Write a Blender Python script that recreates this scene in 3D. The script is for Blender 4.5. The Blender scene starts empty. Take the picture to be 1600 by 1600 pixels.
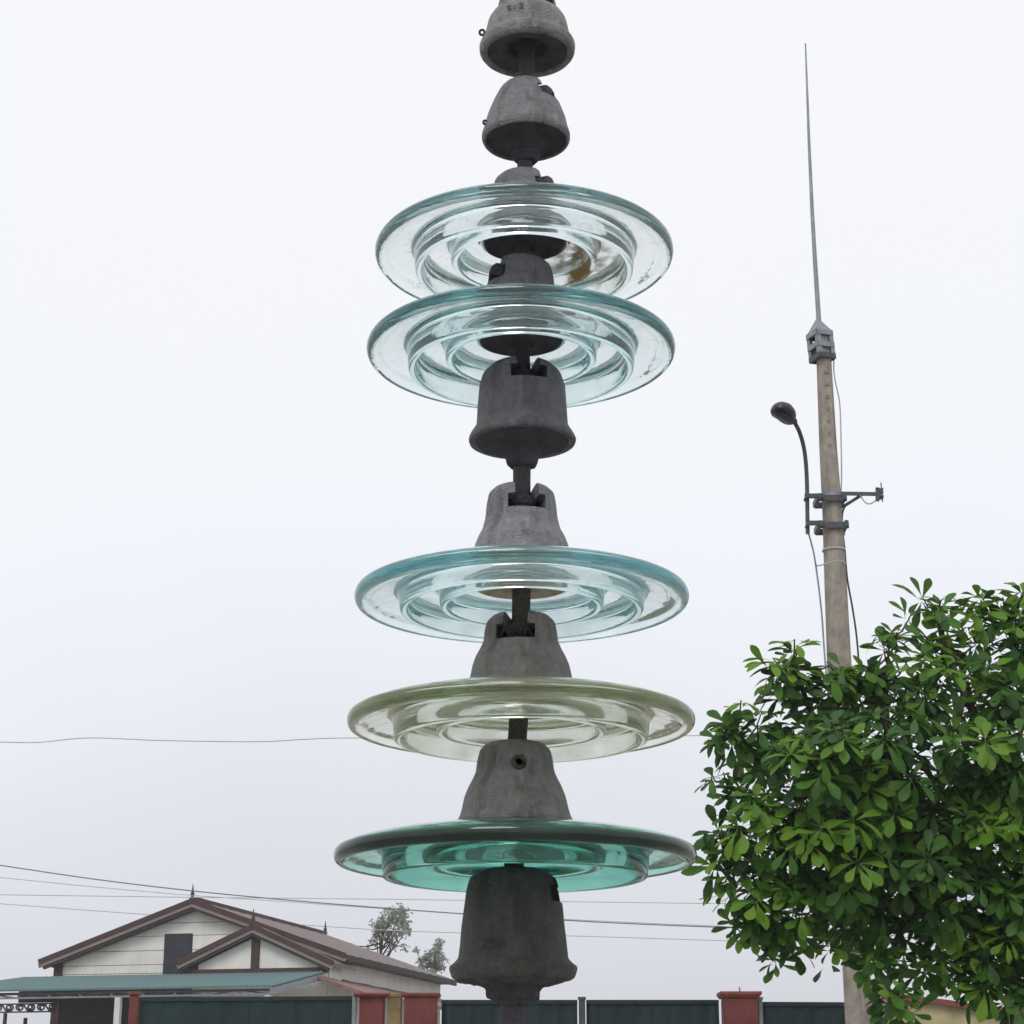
import bpy, bmesh, math, random
from mathutils import Vector, Matrix, noise

# ------------------------------------------------------------------ camera, sky, sun, exposure
S = bpy.context.scene
C = S.collection
FPX, PITCH, EYE = 3000.0, math.radians(17.5), 1.5      # focal length in 1600-px units, tilt up, eye height
cam = bpy.data.cameras.new('camera'); cam_o = bpy.data.objects.new('camera', cam); C.objects.link(cam_o)
cam.sensor_width = 36; cam.lens = FPX / 1600 * 36; cam.clip_start = 0.05; cam.clip_end = 3000
cam_o.location = (0, 0, EYE); cam_o.rotation_euler = (math.pi / 2 + PITCH, 0, 0)
S.camera = cam_o

SUN_EL, SUN_AZ = math.radians(50), math.radians(196)   # azimuth clockwise from +Y (north): behind the camera, a bit left
world = bpy.data.worlds.new('World'); S.world = world; world.use_nodes = True
nt = world.node_tree; nt.nodes.clear()
def wn(t, **k):
    n = nt.nodes.new(t)
    for a, b in k.items(): setattr(n, a, b)
    return n
out = wn('ShaderNodeOutputWorld'); mixs = wn('ShaderNodeMixShader')
sky = wn('ShaderNodeTexSky', sky_type='NISHITA', sun_disc=False, sun_elevation=SUN_EL, sun_rotation=SUN_AZ,
         air_density=1.4, dust_density=4.0, ozone_density=1.0)
bg_sky = wn('ShaderNodeBackground'); bg_sky.inputs[1].default_value = 0.10
nt.links.new(sky.outputs[0], bg_sky.inputs[0])
# overcast cloud deck: brighter towards the zenith, soft uneven patches
tc = wn('ShaderNodeTexCoord'); sep = wn('ShaderNodeSeparateXYZ'); nt.links.new(tc.outputs['Generated'], sep.inputs[0])
ramp = wn('ShaderNodeValToRGB'); cr = ramp.color_ramp; cr.interpolation = 'LINEAR'
cr.elements[0].position = 0.0; cr.elements[0].color = (0.69, 0.70, 0.755, 1)
cr.elements[1].position = 1.0; cr.elements[1].color = (1.14, 1.16, 1.20, 1)
for p, c in ((0.07, (0.765, 0.78, 0.845)), (0.14, (0.82, 0.842, 0.905)), (0.20, (0.905, 0.925, 0.975)), (0.28, (0.965, 0.985, 1.03)), (0.42, (0.985, 0.995, 1.02)), (0.55, (1.0, 1.01, 1.04))):
    e = cr.elements.new(p); e.color = (*c, 1)
nz = wn('ShaderNodeTexNoise'); nz.inputs['Scale'].default_value = 3.0; nz.inputs['Detail'].default_value = 3
nt.links.new(tc.outputs['Generated'], nz.inputs[0])
mr = wn('ShaderNodeMapRange'); mr.inputs[1].default_value = 0.3; mr.inputs[2].default_value = 0.7
mr.inputs[3].default_value = -0.045; mr.inputs[4].default_value = 0.022
nt.links.new(nz.outputs[0], mr.inputs[0])
addz = wn('ShaderNodeMath', operation='ADD'); nt.links.new(sep.outputs[2], addz.inputs[0]); nt.links.new(mr.outputs[0], addz.inputs[1])
nt.links.new(addz.outputs[0], ramp.inputs[0])
bg_cl = wn('ShaderNodeBackground'); nt.links.new(ramp.outputs[0], bg_cl.inputs[0]); bg_cl.inputs[1].default_value = 1.0
mixs.inputs[0].default_value = 0.93
nt.links.new(bg_sky.outputs[0], mixs.inputs[1]); nt.links.new(bg_cl.outputs[0], mixs.inputs[2]); nt.links.new(mixs.outputs[0], out.inputs[0])

sun = bpy.data.lights.new('sun', 'SUN'); sun.energy = 1.2; sun.angle = math.radians(25); sun.color = (1.0, 0.97, 0.92)
sun_o = bpy.data.objects.new('sun', sun); C.objects.link(sun_o)
sdir = Vector((math.sin(SUN_AZ) * math.cos(SUN_EL), math.cos(SUN_AZ) * math.cos(SUN_EL), math.sin(SUN_EL)))
sun_o.rotation_euler = sdir.to_track_quat('Z', 'Y').to_euler()

vs = S.view_settings; vs.view_transform = 'Standard'; vs.look = 'None'; vs.exposure = 0.0; vs.gamma = 1.0; vs.use_curve_mapping = False
S.render.engine = 'CYCLES'
cy = S.cycles
cy.max_bounces = 24; cy.transmission_bounces = 24; cy.glossy_bounces = 8; cy.diffuse_bounces = 4; cy.transparent_max_bounces = 16
cy.use_denoising = True
try: cy.denoiser = 'OPENIMAGEDENOISE'
except Exception: pass
cy.sample_clamp_indirect = 6.0

# ------------------------------------------------------------------ helpers
R = random.Random(7)
def ray(px, py):
    a, b = (px - 800) / FPX, (800 - py) / FPX
    c, s = math.cos(PITCH), math.sin(PITCH)
    return Vector((a, c - s * b, s + c * b))
def at(px, py, Y):                       # the place at distance Y that is seen at that picture point
    d = ray(px, py); return Vector((0, 0, EYE)) + d * (Y / d.y)
def mpp(px, py, Y):                      # metres per picture unit there
    d = ray(px, py); return (Y / d.y) / FPX

def link(o, parent=None):
    C.objects.link(o)
    if parent is not None: o.parent = parent
    return o
def tag(o, label=None, cat=None, group=None, kind=None):
    if label: o['label'] = label
    if cat: o['category'] = cat
    if group: o['group'] = group
    if kind: o['kind'] = kind
    return o
def empty(name, loc=(0, 0, 0), rz=0.0):
    o = bpy.data.objects.new(name, None); o.empty_display_size = 0.1; o.location = loc; o.rotation_euler = (0, 0, rz)
    return link(o)
def mesh_from(verts, faces, smooth=None):
    me = bpy.data.meshes.new('mesh'); me.from_pydata([tuple(v) for v in verts], [], faces); me.update()
    if smooth is not None:
        me.shade_smooth()
        if smooth < 180: me.set_sharp_from_angle(angle=math.radians(smooth))
    return me
def obj(name, me, mat, parent=None, loc=None):
    o = bpy.data.objects.new(name, me); me.name = name
    if mat is not None and not me.materials: me.materials.append(mat)
    if loc is not None: o.location = loc
    return link(o, parent)
class MB:
    def __init__(s): s.v = []; s.f = []
    def add(s, v, f):
        n = len(s.v); s.v += [Vector(p) for p in v]; s.f += [[i + n for i in q] for q in f]; return s
    def box(s, lo, hi, M=None):
        x0, y0, z0 = lo; x1, y1, z1 = hi
        v = [Vector(p) for p in ((x0,y0,z0),(x1,y0,z0),(x1,y1,z0),(x0,y1,z0),(x0,y0,z1),(x1,y0,z1),(x1,y1,z1),(x0,y1,z1))]
        if M is not None: v = [M @ p for p in v]
        return s.add(v, [(0,3,2,1),(4,5,6,7),(0,1,5,4),(1,2,6,5),(2,3,7,6),(3,0,4,7)])
    def bar(s, a, b, w, h, up=(0, 0, 1)):           # square bar between two points
        a, b = Vector(a), Vector(b); t = (b - a).normalized(); u = Vector(up)
        x = t.cross(u)
        if x.length < 1e-4: x = t.cross(Vector((1, 0, 0)))
        x.normalize(); y = x.cross(t)
        v = [p + x * (i * w / 2) + y * (j * h / 2) for p in (a, b) for i, j in ((-1,-1),(1,-1),(1,1),(-1,1))]
        return s.add(v, [(0,1,2,3),(7,6,5,4),(0,4,5,1),(1,5,6,2),(2,6,7,3),(3,7,4,0)])
    def tube(s, pts, rad, n=10, caps=True):
        pts = [Vector(p) for p in pts]
        rad = rad if isinstance(rad, (list, tuple)) else [rad] * len(pts)
        vs_, fs = [], []; prev = None
        for i, p in enumerate(pts):
            t = (pts[min(i + 1, len(pts) - 1)] - pts[max(i - 1, 0)]).normalized()
            if prev is None:
                prev = t.cross(Vector((0.31, 0.2, 0.93)));
                if prev.length < 1e-3: prev = t.cross(Vector((1, 0, 0)))
            x = (prev - t * prev.dot(t)).normalized(); prev = x; y = t.cross(x)
            for k in range(n):
                a = 2 * math.pi * k / n; vs_.append(p + (x * math.cos(a) + y * math.sin(a)) * rad[i])
        for i in range(len(pts) - 1):
            for k in range(n):
                a, b = i * n + k, i * n + (k + 1) % n; fs.append((a, b, b + n, a + n))
        if caps: fs += [tuple(reversed(range(n))), tuple(range(len(vs_) - n, len(vs_)))]
        return s.add(vs_, fs)
    def prism(s, poly, y0, y1):                      # polygon in x,z extruded along y
        n = len(poly); v = [(x, y0, z) for x, z in poly] + [(x, y1, z) for x, z in poly]
        return s.add(v, [tuple(range(n)), tuple(reversed(range(n, 2 * n)))] + [((i + 1) % n, i, i + n, (i + 1) % n + n) for i in range(n)])
    def mesh(s, smooth=None): return mesh_from(s.v, s.f, smooth)
    def build(s, name, mat, parent=None, smooth=None):
        me = s.mesh(smooth); bm = bmesh.new(); bm.from_mesh(me); bmesh.ops.recalc_face_normals(bm, faces=bm.faces); bm.to_mesh(me); bm.free()
        return obj(name, me, mat, parent)
def spline(pts, n=8):                                 # Catmull-Rom through points
    pts = [Vector(p) for p in pts]; q = [pts[0] * 2 - pts[1]] + pts + [pts[-1] * 2 - pts[-2]]; o = []
    for i in range(1, len(q) - 2):
        for k in range(n):
            t = k / n; a, b, c, d = q[i - 1], q[i], q[i + 1], q[i + 2]
            o.append(0.5 * ((2 * b) + (c - a) * t + (2 * a - 5 * b + 4 * c - d) * t * t + (3 * b - a - 3 * c + d) * t ** 3))
    return o + [pts[-1]]
def chaikin(p, it=2, closed=True):
    for _ in range(it):
        q = []; n = len(p)
        for i in range(n if closed else n - 1):
            a, b = p[i], p[(i + 1) % n]
            q += [(a[0] * .75 + b[0] * .25, a[1] * .75 + b[1] * .25), (a[0] * .25 + b[0] * .75, a[1] * .25 + b[1] * .75)]
        p = q if closed else [p[0]] + q + [p[-1]]
    return p
def lathe(prof, n=96, closed=True, wob=None):
    v, f = [], []; m = len(prof)
    for k in range(n):
        a = 2 * math.pi * k / n; c, s_ = math.cos(a), math.sin(a)
        for j, (r, z) in enumerate(prof):
            if wob: r, z = wob(r, z, a, j)
            v.append((r * c, r * s_, z))
    for k in range(n):
        k2 = (k + 1) % n
        for j in range(m if closed else m - 1):
            j2 = (j + 1) % m; f.append((k * m + j, k2 * m + j, k2 * m + j2, k * m + j2))
    return v, f
def fix_normals(me, dist=0.0):
    bm = bmesh.new(); bm.from_mesh(me)
    if dist: bmesh.ops.remove_doubles(bm, verts=bm.verts, dist=dist)
    bmesh.ops.recalc_face_normals(bm, faces=bm.faces); bm.to_mesh(me); bm.free(); me.update()

# ------------------------------------------------------------------ materials
def mat(name, col, rough=0.7, metal=0.0, var=0.25, scale=6.0, bump=0.0, bscale=60.0, spec=0.4, col2=None, coord='Object', detail=6, streak=0.0, rust=0.0, sscale=10.0, zs=0.12):
    m = bpy.data.materials.new(name); m.use_nodes = True; t = m.node_tree; b = t.nodes['Principled BSDF']
    N = lambda k: t.nodes.new(k); L = t.links.new
    tcn = N('ShaderNodeTexCoord'); n1 = N('ShaderNodeTexNoise'); n1.inputs['Scale'].default_value = scale; n1.inputs['Detail'].default_value = detail
    n1.inputs['Roughness'].default_value = 0.62
    L(tcn.outputs[coord], n1.inputs[0])
    rp = N('ShaderNodeValToRGB'); a, c = rp.color_ramp.elements
    c2 = col2 or tuple(x * (1 - var) for x in col)
    a.position, c.position = 0.32, 0.68; a.color = (*c2, 1); c.color = (*tuple(min(1, x * (1 + var * .4)) for x in col), 1)
    L(n1.outputs[0], rp.inputs[0]); last = rp.outputs[0]
    def over(last, colour, lo, hi, amt, sc, det, zs_):
        mp = N('ShaderNodeMapping'); mp.inputs['Scale'].default_value = (sc, sc, sc * zs_); L(tcn.outputs[coord], mp.inputs[0])
        nn_ = N('ShaderNodeTexNoise'); nn_.inputs['Scale'].default_value = 1.0; nn_.inputs['Detail'].default_value = det; nn_.inputs['Roughness'].default_value = 0.6; L(mp.outputs[0], nn_.inputs[0])
        r_ = N('ShaderNodeMapRange'); r_.inputs[1].default_value = lo; r_.inputs[2].default_value = hi; r_.inputs[3].default_value = 0; r_.inputs[4].default_value = amt; L(nn_.outputs[0], r_.inputs[0])
        x_ = N('ShaderNodeMix'); x_.data_type = 'RGBA'; L(r_.outputs[0], x_.inputs[0]); L(last, x_.inputs[6]); x_.inputs[7].default_value = (*colour, 1); return x_.outputs[2]
    if streak:
        last = over(last, tuple(x * .35 for x in col), .50, .68, streak, sscale, 4, zs)
        last = over(last, tuple(min(1, x * 1.7) for x in col), .54, .70, streak * .6, sscale * 1.4, 4, zs * 1.5)
    if rust: last = over(last, (0.13, 0.065, 0.03), .58, .70, rust, sscale * .8, 6, .7)
    L(last, b.inputs['Base Color'])
    b.inputs['Roughness'].default_value = rough; b.inputs['Metallic'].default_value = metal; b.inputs['Specular IOR Level'].default_value = spec
    if bump:
        n2 = N('ShaderNodeTexNoise'); n2.inputs['Scale'].default_value = bscale; n2.inputs['Detail'].default_value = 5; L(tcn.outputs[coord], n2.inputs[0])
        bp = N('ShaderNodeBump'); bp.inputs['Strength'].default_value = bump; bp.inputs['Distance'].default_value = 0.01
        L(n2.outputs[0], bp.inputs['Height']); L(bp.outputs[0], b.inputs['Normal'])
    return m
def glass_mat(name, absorb, dirt=0.25, dirt_col=(0.16, 0.11, 0.06), film=0.05, film_col=(0.7, 0.74, 0.72), lo=0.62, stain=None):
    """soda glass with body colour (absorbed per metre, r g b) and specks of dirt on its faces"""
    m = bpy.data.materials.new(name); m.use_nodes = True; t = m.node_tree; t.nodes.clear(); N = lambda k: t.nodes.new(k); L = t.links.new
    o = N('ShaderNodeOutputMaterial'); g = N('ShaderNodeBsdfGlass'); g.inputs['IOR'].default_value = 1.5; g.inputs['Roughness'].default_value = 0.012
    d = N('ShaderNodeBsdfDiffuse'); d.inputs[0].default_value = (*dirt_col, 1)
    tcn = N('ShaderNodeTexCoord'); n1 = N('ShaderNodeTexNoise'); n1.inputs['Scale'].default_value = 3.2; n1.inputs['Detail'].default_value = 9; n1.inputs['Roughness'].default_value = 0.72
    L(tcn.outputs['Object'], n1.inputs[0])
    r1 = N('ShaderNodeMapRange'); r1.inputs[1].default_value = lo; r1.inputs[2].default_value = lo + .18; r1.inputs[3].default_value = 0.0; r1.inputs[4].default_value = dirt
    L(n1.outputs[0], r1.inputs[0])
    n2 = N('ShaderNodeTexNoise'); n2.inputs['Scale'].default_value = 34; n2.inputs['Detail'].default_value = 2; L(tcn.outputs['Object'], n2.inputs[0])
    r2 = N('ShaderNodeMapRange'); r2.inputs[1].default_value = 0.74; r2.inputs[2].default_value = 0.80; r2.inputs[3].default_value = 0; r2.inputs[4].default_value = 0.5
    L(n2.outputs[0], r2.inputs[0])
    ad = N('ShaderNodeMath'); ad.operation = 'MAXIMUM'; L(r1.outputs[0], ad.inputs[0]); L(r2.outputs[0], ad.inputs[1])
    if stain:                                     # a rusty run of dirt at one place of the shell
        vm = N('ShaderNodeVectorMath'); vm.operation = 'DISTANCE'; L(tcn.outputs['Object'], vm.inputs[0]); vm.inputs[1].default_value = stain[:3]
        rs = N('ShaderNodeMapRange'); rs.inputs[1].default_value = stain[3]; rs.inputs[2].default_value = stain[3] * .35; rs.inputs[3].default_value = 0; rs.inputs[4].default_value = 1.0; L(vm.outputs['Value'], rs.inputs[0])
        n5 = N('ShaderNodeTexNoise'); n5.inputs['Scale'].default_value = 9; n5.inputs['Detail'].default_value = 6; L(tcn.outputs['Object'], n5.inputs[0])
        r5 = N('ShaderNodeMapRange'); r5.inputs[1].default_value = .42; r5.inputs[2].default_value = .58; r5.inputs[3].default_value = .1; r5.inputs[4].default_value = .95; L(n5.outputs[0], r5.inputs[0])
        mu = N('ShaderNodeMath'); mu.operation = 'MULTIPLY'; L(rs.outputs[0], mu.inputs[0]); L(r5.outputs[0], mu.inputs[1])
        a2 = N('ShaderNodeMath'); a2.operation = 'MAXIMUM'; L(ad.outputs[0], a2.inputs[0]); L(mu.outputs[0], a2.inputs[1]); ad = a2
    # dust film: scatters light both ways, thicker in patches
    fd = N('ShaderNodeBsdfDiffuse'); fd.inputs[0].default_value = (*film_col, 1); ft = N('ShaderNodeBsdfTranslucent'); ft.inputs[0].default_value = (*film_col, 1)
    fm = N('ShaderNodeMixShader'); fm.inputs[0].default_value = 0.6; L(fd.outputs[0], fm.inputs[1]); L(ft.outputs[0], fm.inputs[2])
    n4 = N('ShaderNodeTexNoise'); n4.inputs['Scale'].default_value = 4.5; n4.inputs['Detail'].default_value = 6; L(tcn.outputs['Object'], n4.inputs[0])
    r4 = N('ShaderNodeMapRange'); r4.inputs[1].default_value = 0.35; r4.inputs[2].default_value = 0.7; r4.inputs[3].default_value = film * .4; r4.inputs[4].default_value = film * 2.0; L(n4.outputs[0], r4.inputs[0])
    gx = N('ShaderNodeMixShader'); L(r4.outputs[0], gx.inputs[0]); L(g.outputs[0], gx.inputs[1]); L(fm.outputs[0], gx.inputs[2])
    mx = N('ShaderNodeMixShader'); L(ad.outputs[0], mx.inputs[0]); L(gx.outputs[0], mx.inputs[1]); L(d.outputs[0], mx.inputs[2]); L(mx.outputs[0], o.inputs[0])
    n3 = N('ShaderNodeTexNoise'); n3.inputs['Scale'].default_value = 5; n3.inputs['Detail'].default_value = 2; L(tcn.outputs['Object'], n3.inputs[0])
    bp = N('ShaderNodeBump'); bp.inputs['Strength'].default_value = 0.025; bp.inputs['Distance'].default_value = 0.02; L(n3.outputs[0], bp.inputs['Height']); L(bp.outputs[0], g.inputs['Normal'])
    va = N('ShaderNodeVolumeAbsorption'); k = max(absorb); va.inputs['Density'].default_value = k
    va.inputs['Color'].default_value = (*[1 - a / k for a in absorb], 1); L(va.outputs[0], o.inputs['Volume'])
    return m
def leaf_mat(name, c1, c2, trans=0.35):
    m = bpy.data.materials.new(name); m.use_nodes = True; t = m.node_tree; N = lambda k: t.nodes.new(k); L = t.links.new
    b = t.nodes['Principled BSDF']; o = t.nodes['Material Output']
    ge = N('ShaderNodeNewGeometry'); oi = N('ShaderNodeObjectInfo'); ad = N('ShaderNodeMath'); ad.operation = 'ADD'
    L(ge.outputs['Random Per Island'], ad.inputs[0]); L(oi.outputs['Random'], ad.inputs[1])
    fr = N('ShaderNodeMath'); fr.operation = 'FRACT'; L(ad.outputs[0], fr.inputs[0])
    rp = N('ShaderNodeValToRGB'); rp.color_ramp.elements[0].color = (*c1, 1); rp.color_ramp.elements[1].color = (*c2, 1); L(fr.outputs[0], rp.inputs[0])
    L(rp.outputs[0], b.inputs['Base Color']); b.inputs['Roughness'].default_value = 0.45; b.inputs['Specular IOR Level'].default_value = 0.22
    tr = N('ShaderNodeBsdfTranslucent'); hs = N('ShaderNodeHueSaturation'); hs.inputs['Value'].default_value = 1.5; hs.inputs['Hue'].default_value = 0.48; L(rp.outputs[0], hs.inputs['Color']); L(hs.outputs[0], tr.inputs[0])
    mx = N('ShaderNodeMixShader'); mx.inputs[0].default_value = trans; L(b.outputs[0], mx.inputs[1]); L(tr.outputs[0], mx.inputs[2]); L(mx.outputs[0], o.inputs[0])
    return m
M = {}
M['ground'] = mat('ground', (0.36, 0.345, 0.315), 0.9, var=0.30, scale=1.4, bump=0.4, bscale=25)
M['pin'] = mat('weathered_pin', (0.13, 0.115, 0.10), 0.75, 0.25, 0.5, 60, 0.5, 250)
M['pin_dark'] = mat('dark_pin', (0.085, 0.083, 0.09), 0.75, 0.2, 0.4, 60, 0.5, 250)
M['cement'] = mat('old_cement', (0.74, 0.68, 0.53), 0.9, 0, 0.3, 7, 0.5, 120, col2=(0.48, 0.38, 0.22))
M['cement_shaded'] = mat('shaded_cement', (0.072, 0.072, 0.085), 0.9, 0, 0.4, 9, 0.5, 120)  # shade under the caps and in the wells put into the cement colour
M['clip'] = mat('dark_clip', (0.04, 0.038, 0.036), 0.6, 0.5, 0.3, 50)
M['concrete'] = mat('pole_concrete', (0.30, 0.268, 0.230), 0.9, 0, 0.35, 9.0, 0.45, 40, streak=0.5, sscale=14, zs=0.06)
M['galv'] = mat('galvanised_steel', (0.26, 0.275, 0.30), 0.5, 0.35, 0.3, 14)
M['galv_dark'] = mat('dark_steel', (0.075, 0.08, 0.085), 0.5, 0.3, 0.3, 14)
M['lamp_black'] = mat('lamp_housing', (0.018, 0.018, 0.022), 0.35, 0.0, 0.3, 14)
M['lens'] = mat('lamp_lens', (0.02, 0.021, 0.026), 0.3, 0.0, 0.3, 14)
M['cable'] = mat('black_cable', (0.045, 0.045, 0.045), 0.6)
M['cable_pale'] = mat('pale_cable', (0.42, 0.42, 0.42), 0.6)
M['wire'] = mat('aluminium_wire', (0.17, 0.18, 0.20), 0.6, 0.2)
M['bark'] = mat('bark', (0.075, 0.058, 0.042), 0.95, 0, 0.5, 12, 0.6, 60)
M['leaf'] = leaf_mat('leaf', (0.016, 0.060, 0.011), (0.060, 0.158, 0.019), 0.30)
M['bright_leaf'] = leaf_mat('bright_leaf', (0.070, 0.172, 0.016), (0.145, 0.285, 0.030), 0.36)  # brighter green, used more on the upper rosettes of each clump
M['hazed_leaf'] = leaf_mat('hazed_leaf', (0.22, 0.24, 0.21), (0.32, 0.34, 0.29), 0.45)  # paleness of distance haze put into the leaf colour
M['siding'] = mat('cream_siding', (0.76, 0.755, 0.70), 0.75, 0, 0.14, 1.2, streak=0.10, sscale=3, zs=0.15)
M['trim'] = mat('red_brown_trim', (0.066, 0.030, 0.028), 0.6, 0, 0.3, 3.0)
M['soffit'] = mat('grey_barge', (0.24, 0.19, 0.18), 0.7, 0, 0.2, 2.0)
M['dark_wood'] = mat('dark_underside', (0.05, 0.045, 0.042), 0.8)
M['roof'] = mat('brown_roof', (0.155, 0.115, 0.110), 0.6, 0, 0.35, 2.5, streak=0.25, sscale=2.5, zs=1.0)
M['roof_red'] = mat('red_side_roof', (0.21, 0.11, 0.10), 0.6, 0, 0.35, 2.5)
M['teal_roof'] = mat('teal_roof_sheet', (0.085, 0.145, 0.16), 0.75, 0.0, 0.3, 0.8, col2=(0.105, 0.165, 0.155), spec=0.15)
M['shutter'] = mat('dark_shutter', (0.028, 0.030, 0.045), 0.5)
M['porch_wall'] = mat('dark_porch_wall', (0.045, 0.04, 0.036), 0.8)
M['fence'] = mat('dark_green_sheet', (0.011, 0.028, 0.031), 0.42, 0.0, 0.35, 1.8, spec=0.3, streak=0.35, sscale=5, zs=0.12)
M['brick_red'] = mat('red_paint', (0.145, 0.036, 0.032), 0.75, 0, 0.35, 5.0, 0.35, 30, streak=0.4, sscale=9, zs=0.12)
M['red_cap'] = mat('red_coping', (0.21, 0.065, 0.048), 0.75, 0, 0.35, 6.0, 0.25, 30)
M['yellow_wall'] = mat('stained_yellow_render', (0.50, 0.44, 0.25), 0.9, 0, 0.3, 2.2, 0.3, 30, col2=(0.22, 0.19, 0.12))
M['yellow_post'] = mat('mossy_yellow_post', (0.22, 0.165, 0.075), 0.9, 0, 0.4, 7, 0.3, 30)
M['white_post'] = mat('white_post', (0.60, 0.60, 0.58), 0.7, 0, 0.15, 5)

# ------------------------------------------------------------------ ground
g = MB(); N_ = 40
obj('ground', mesh_from([(-400, -400, 0), (400, -400, 0), (400, 400, 0), (-400, 400, 0)], [(0, 1, 2, 3)]), M['ground'])['kind'] = 'structure'

# ------------------------------------------------------------------ insulator string
DST = 1.5                                               # distance of the string from the lens
def cap_metal(name, col, dark=0.45):
    return mat(name, col, 0.60, 0.2, dark * .6, 22.0, 0.6, 75, spec=0.35, streak=0.6, rust=0.5, sscale=9.0, zs=0.22)
# picture centre x, rim-plane y, rim width (1600 units) for each unit from the top
UNITS = [
 dict(x=824, y=112, w=433, broken=1, cap=(0.25, 0.25, 0.247), slot=-60, hole=False),
 dict(x=822, y=250, w=442, broken=2, zt=.605, cap=(0.225, 0.225, 0.24), slot=-35, hole=False),
 dict(x=819, y=398, w=464, zt=.585, cap=(0.20, 0.205, 0.21), slot=-38, ab=(6.5, 2.7, 2.3), d1=.135, d2=.07, dirt=.6, well='cement_shaded', film=.035, dc=(0.52,0.33,0.13), ri=.28, lo=.60, stain=(.40, .22, .05, .31)),
 dict(x=814, y=549, w=480, cap=(0.18, 0.18, 0.195), slot=-150, ab=(10, 3.7, 3.2), d1=.135, d2=.07, dirt=.3, well='cement_shaded', film=.035, ri=.28, lo=.60),
 dict(x=816, y=731, w=500, broken=3, zt=.70, cap=(0.17, 0.17, 0.19), slot=-80, hole=False),
 dict(x=815, y=935, w=520, zt=.70, cap=(0.27, 0.27, 0.295), slot=-80, ab=(9.5, 2.3, 1.5), d1=.085, d2=.06, dirt=.15, well='cement', film=.085, dc=(0.30,0.30,0.26), ri=.30),
 dict(x=814, y=1128, w=541, cap=(0.25, 0.24, 0.225), slot=-100, ab=(6.5, 4.9, 8.5), d1=.115, d2=.07, dirt=.3, well='cement', film=.09, dc=(0.36,0.30,0.16), fc=(0.72,0.70,0.55), ri=.30),
 dict(x=805, y=1338, w=564, cap=(0.25, 0.25, 0.245), slot=95, hole=True, ab=(66, 24, 31), d1=.125, d2=.07, dirt=.15, well='cement_shaded', film=.04, dc=(0.10,0.2,0.17), fc=(0.35,0.62,0.54), ri=.24),
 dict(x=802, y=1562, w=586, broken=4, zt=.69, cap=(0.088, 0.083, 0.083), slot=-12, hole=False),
]
for u in UNITS:
    u['p'] = at(u['x'], u['y'], DST); u['R'] = u['w'] / 2 * mpp(u['x'], u['y'], DST)

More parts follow.
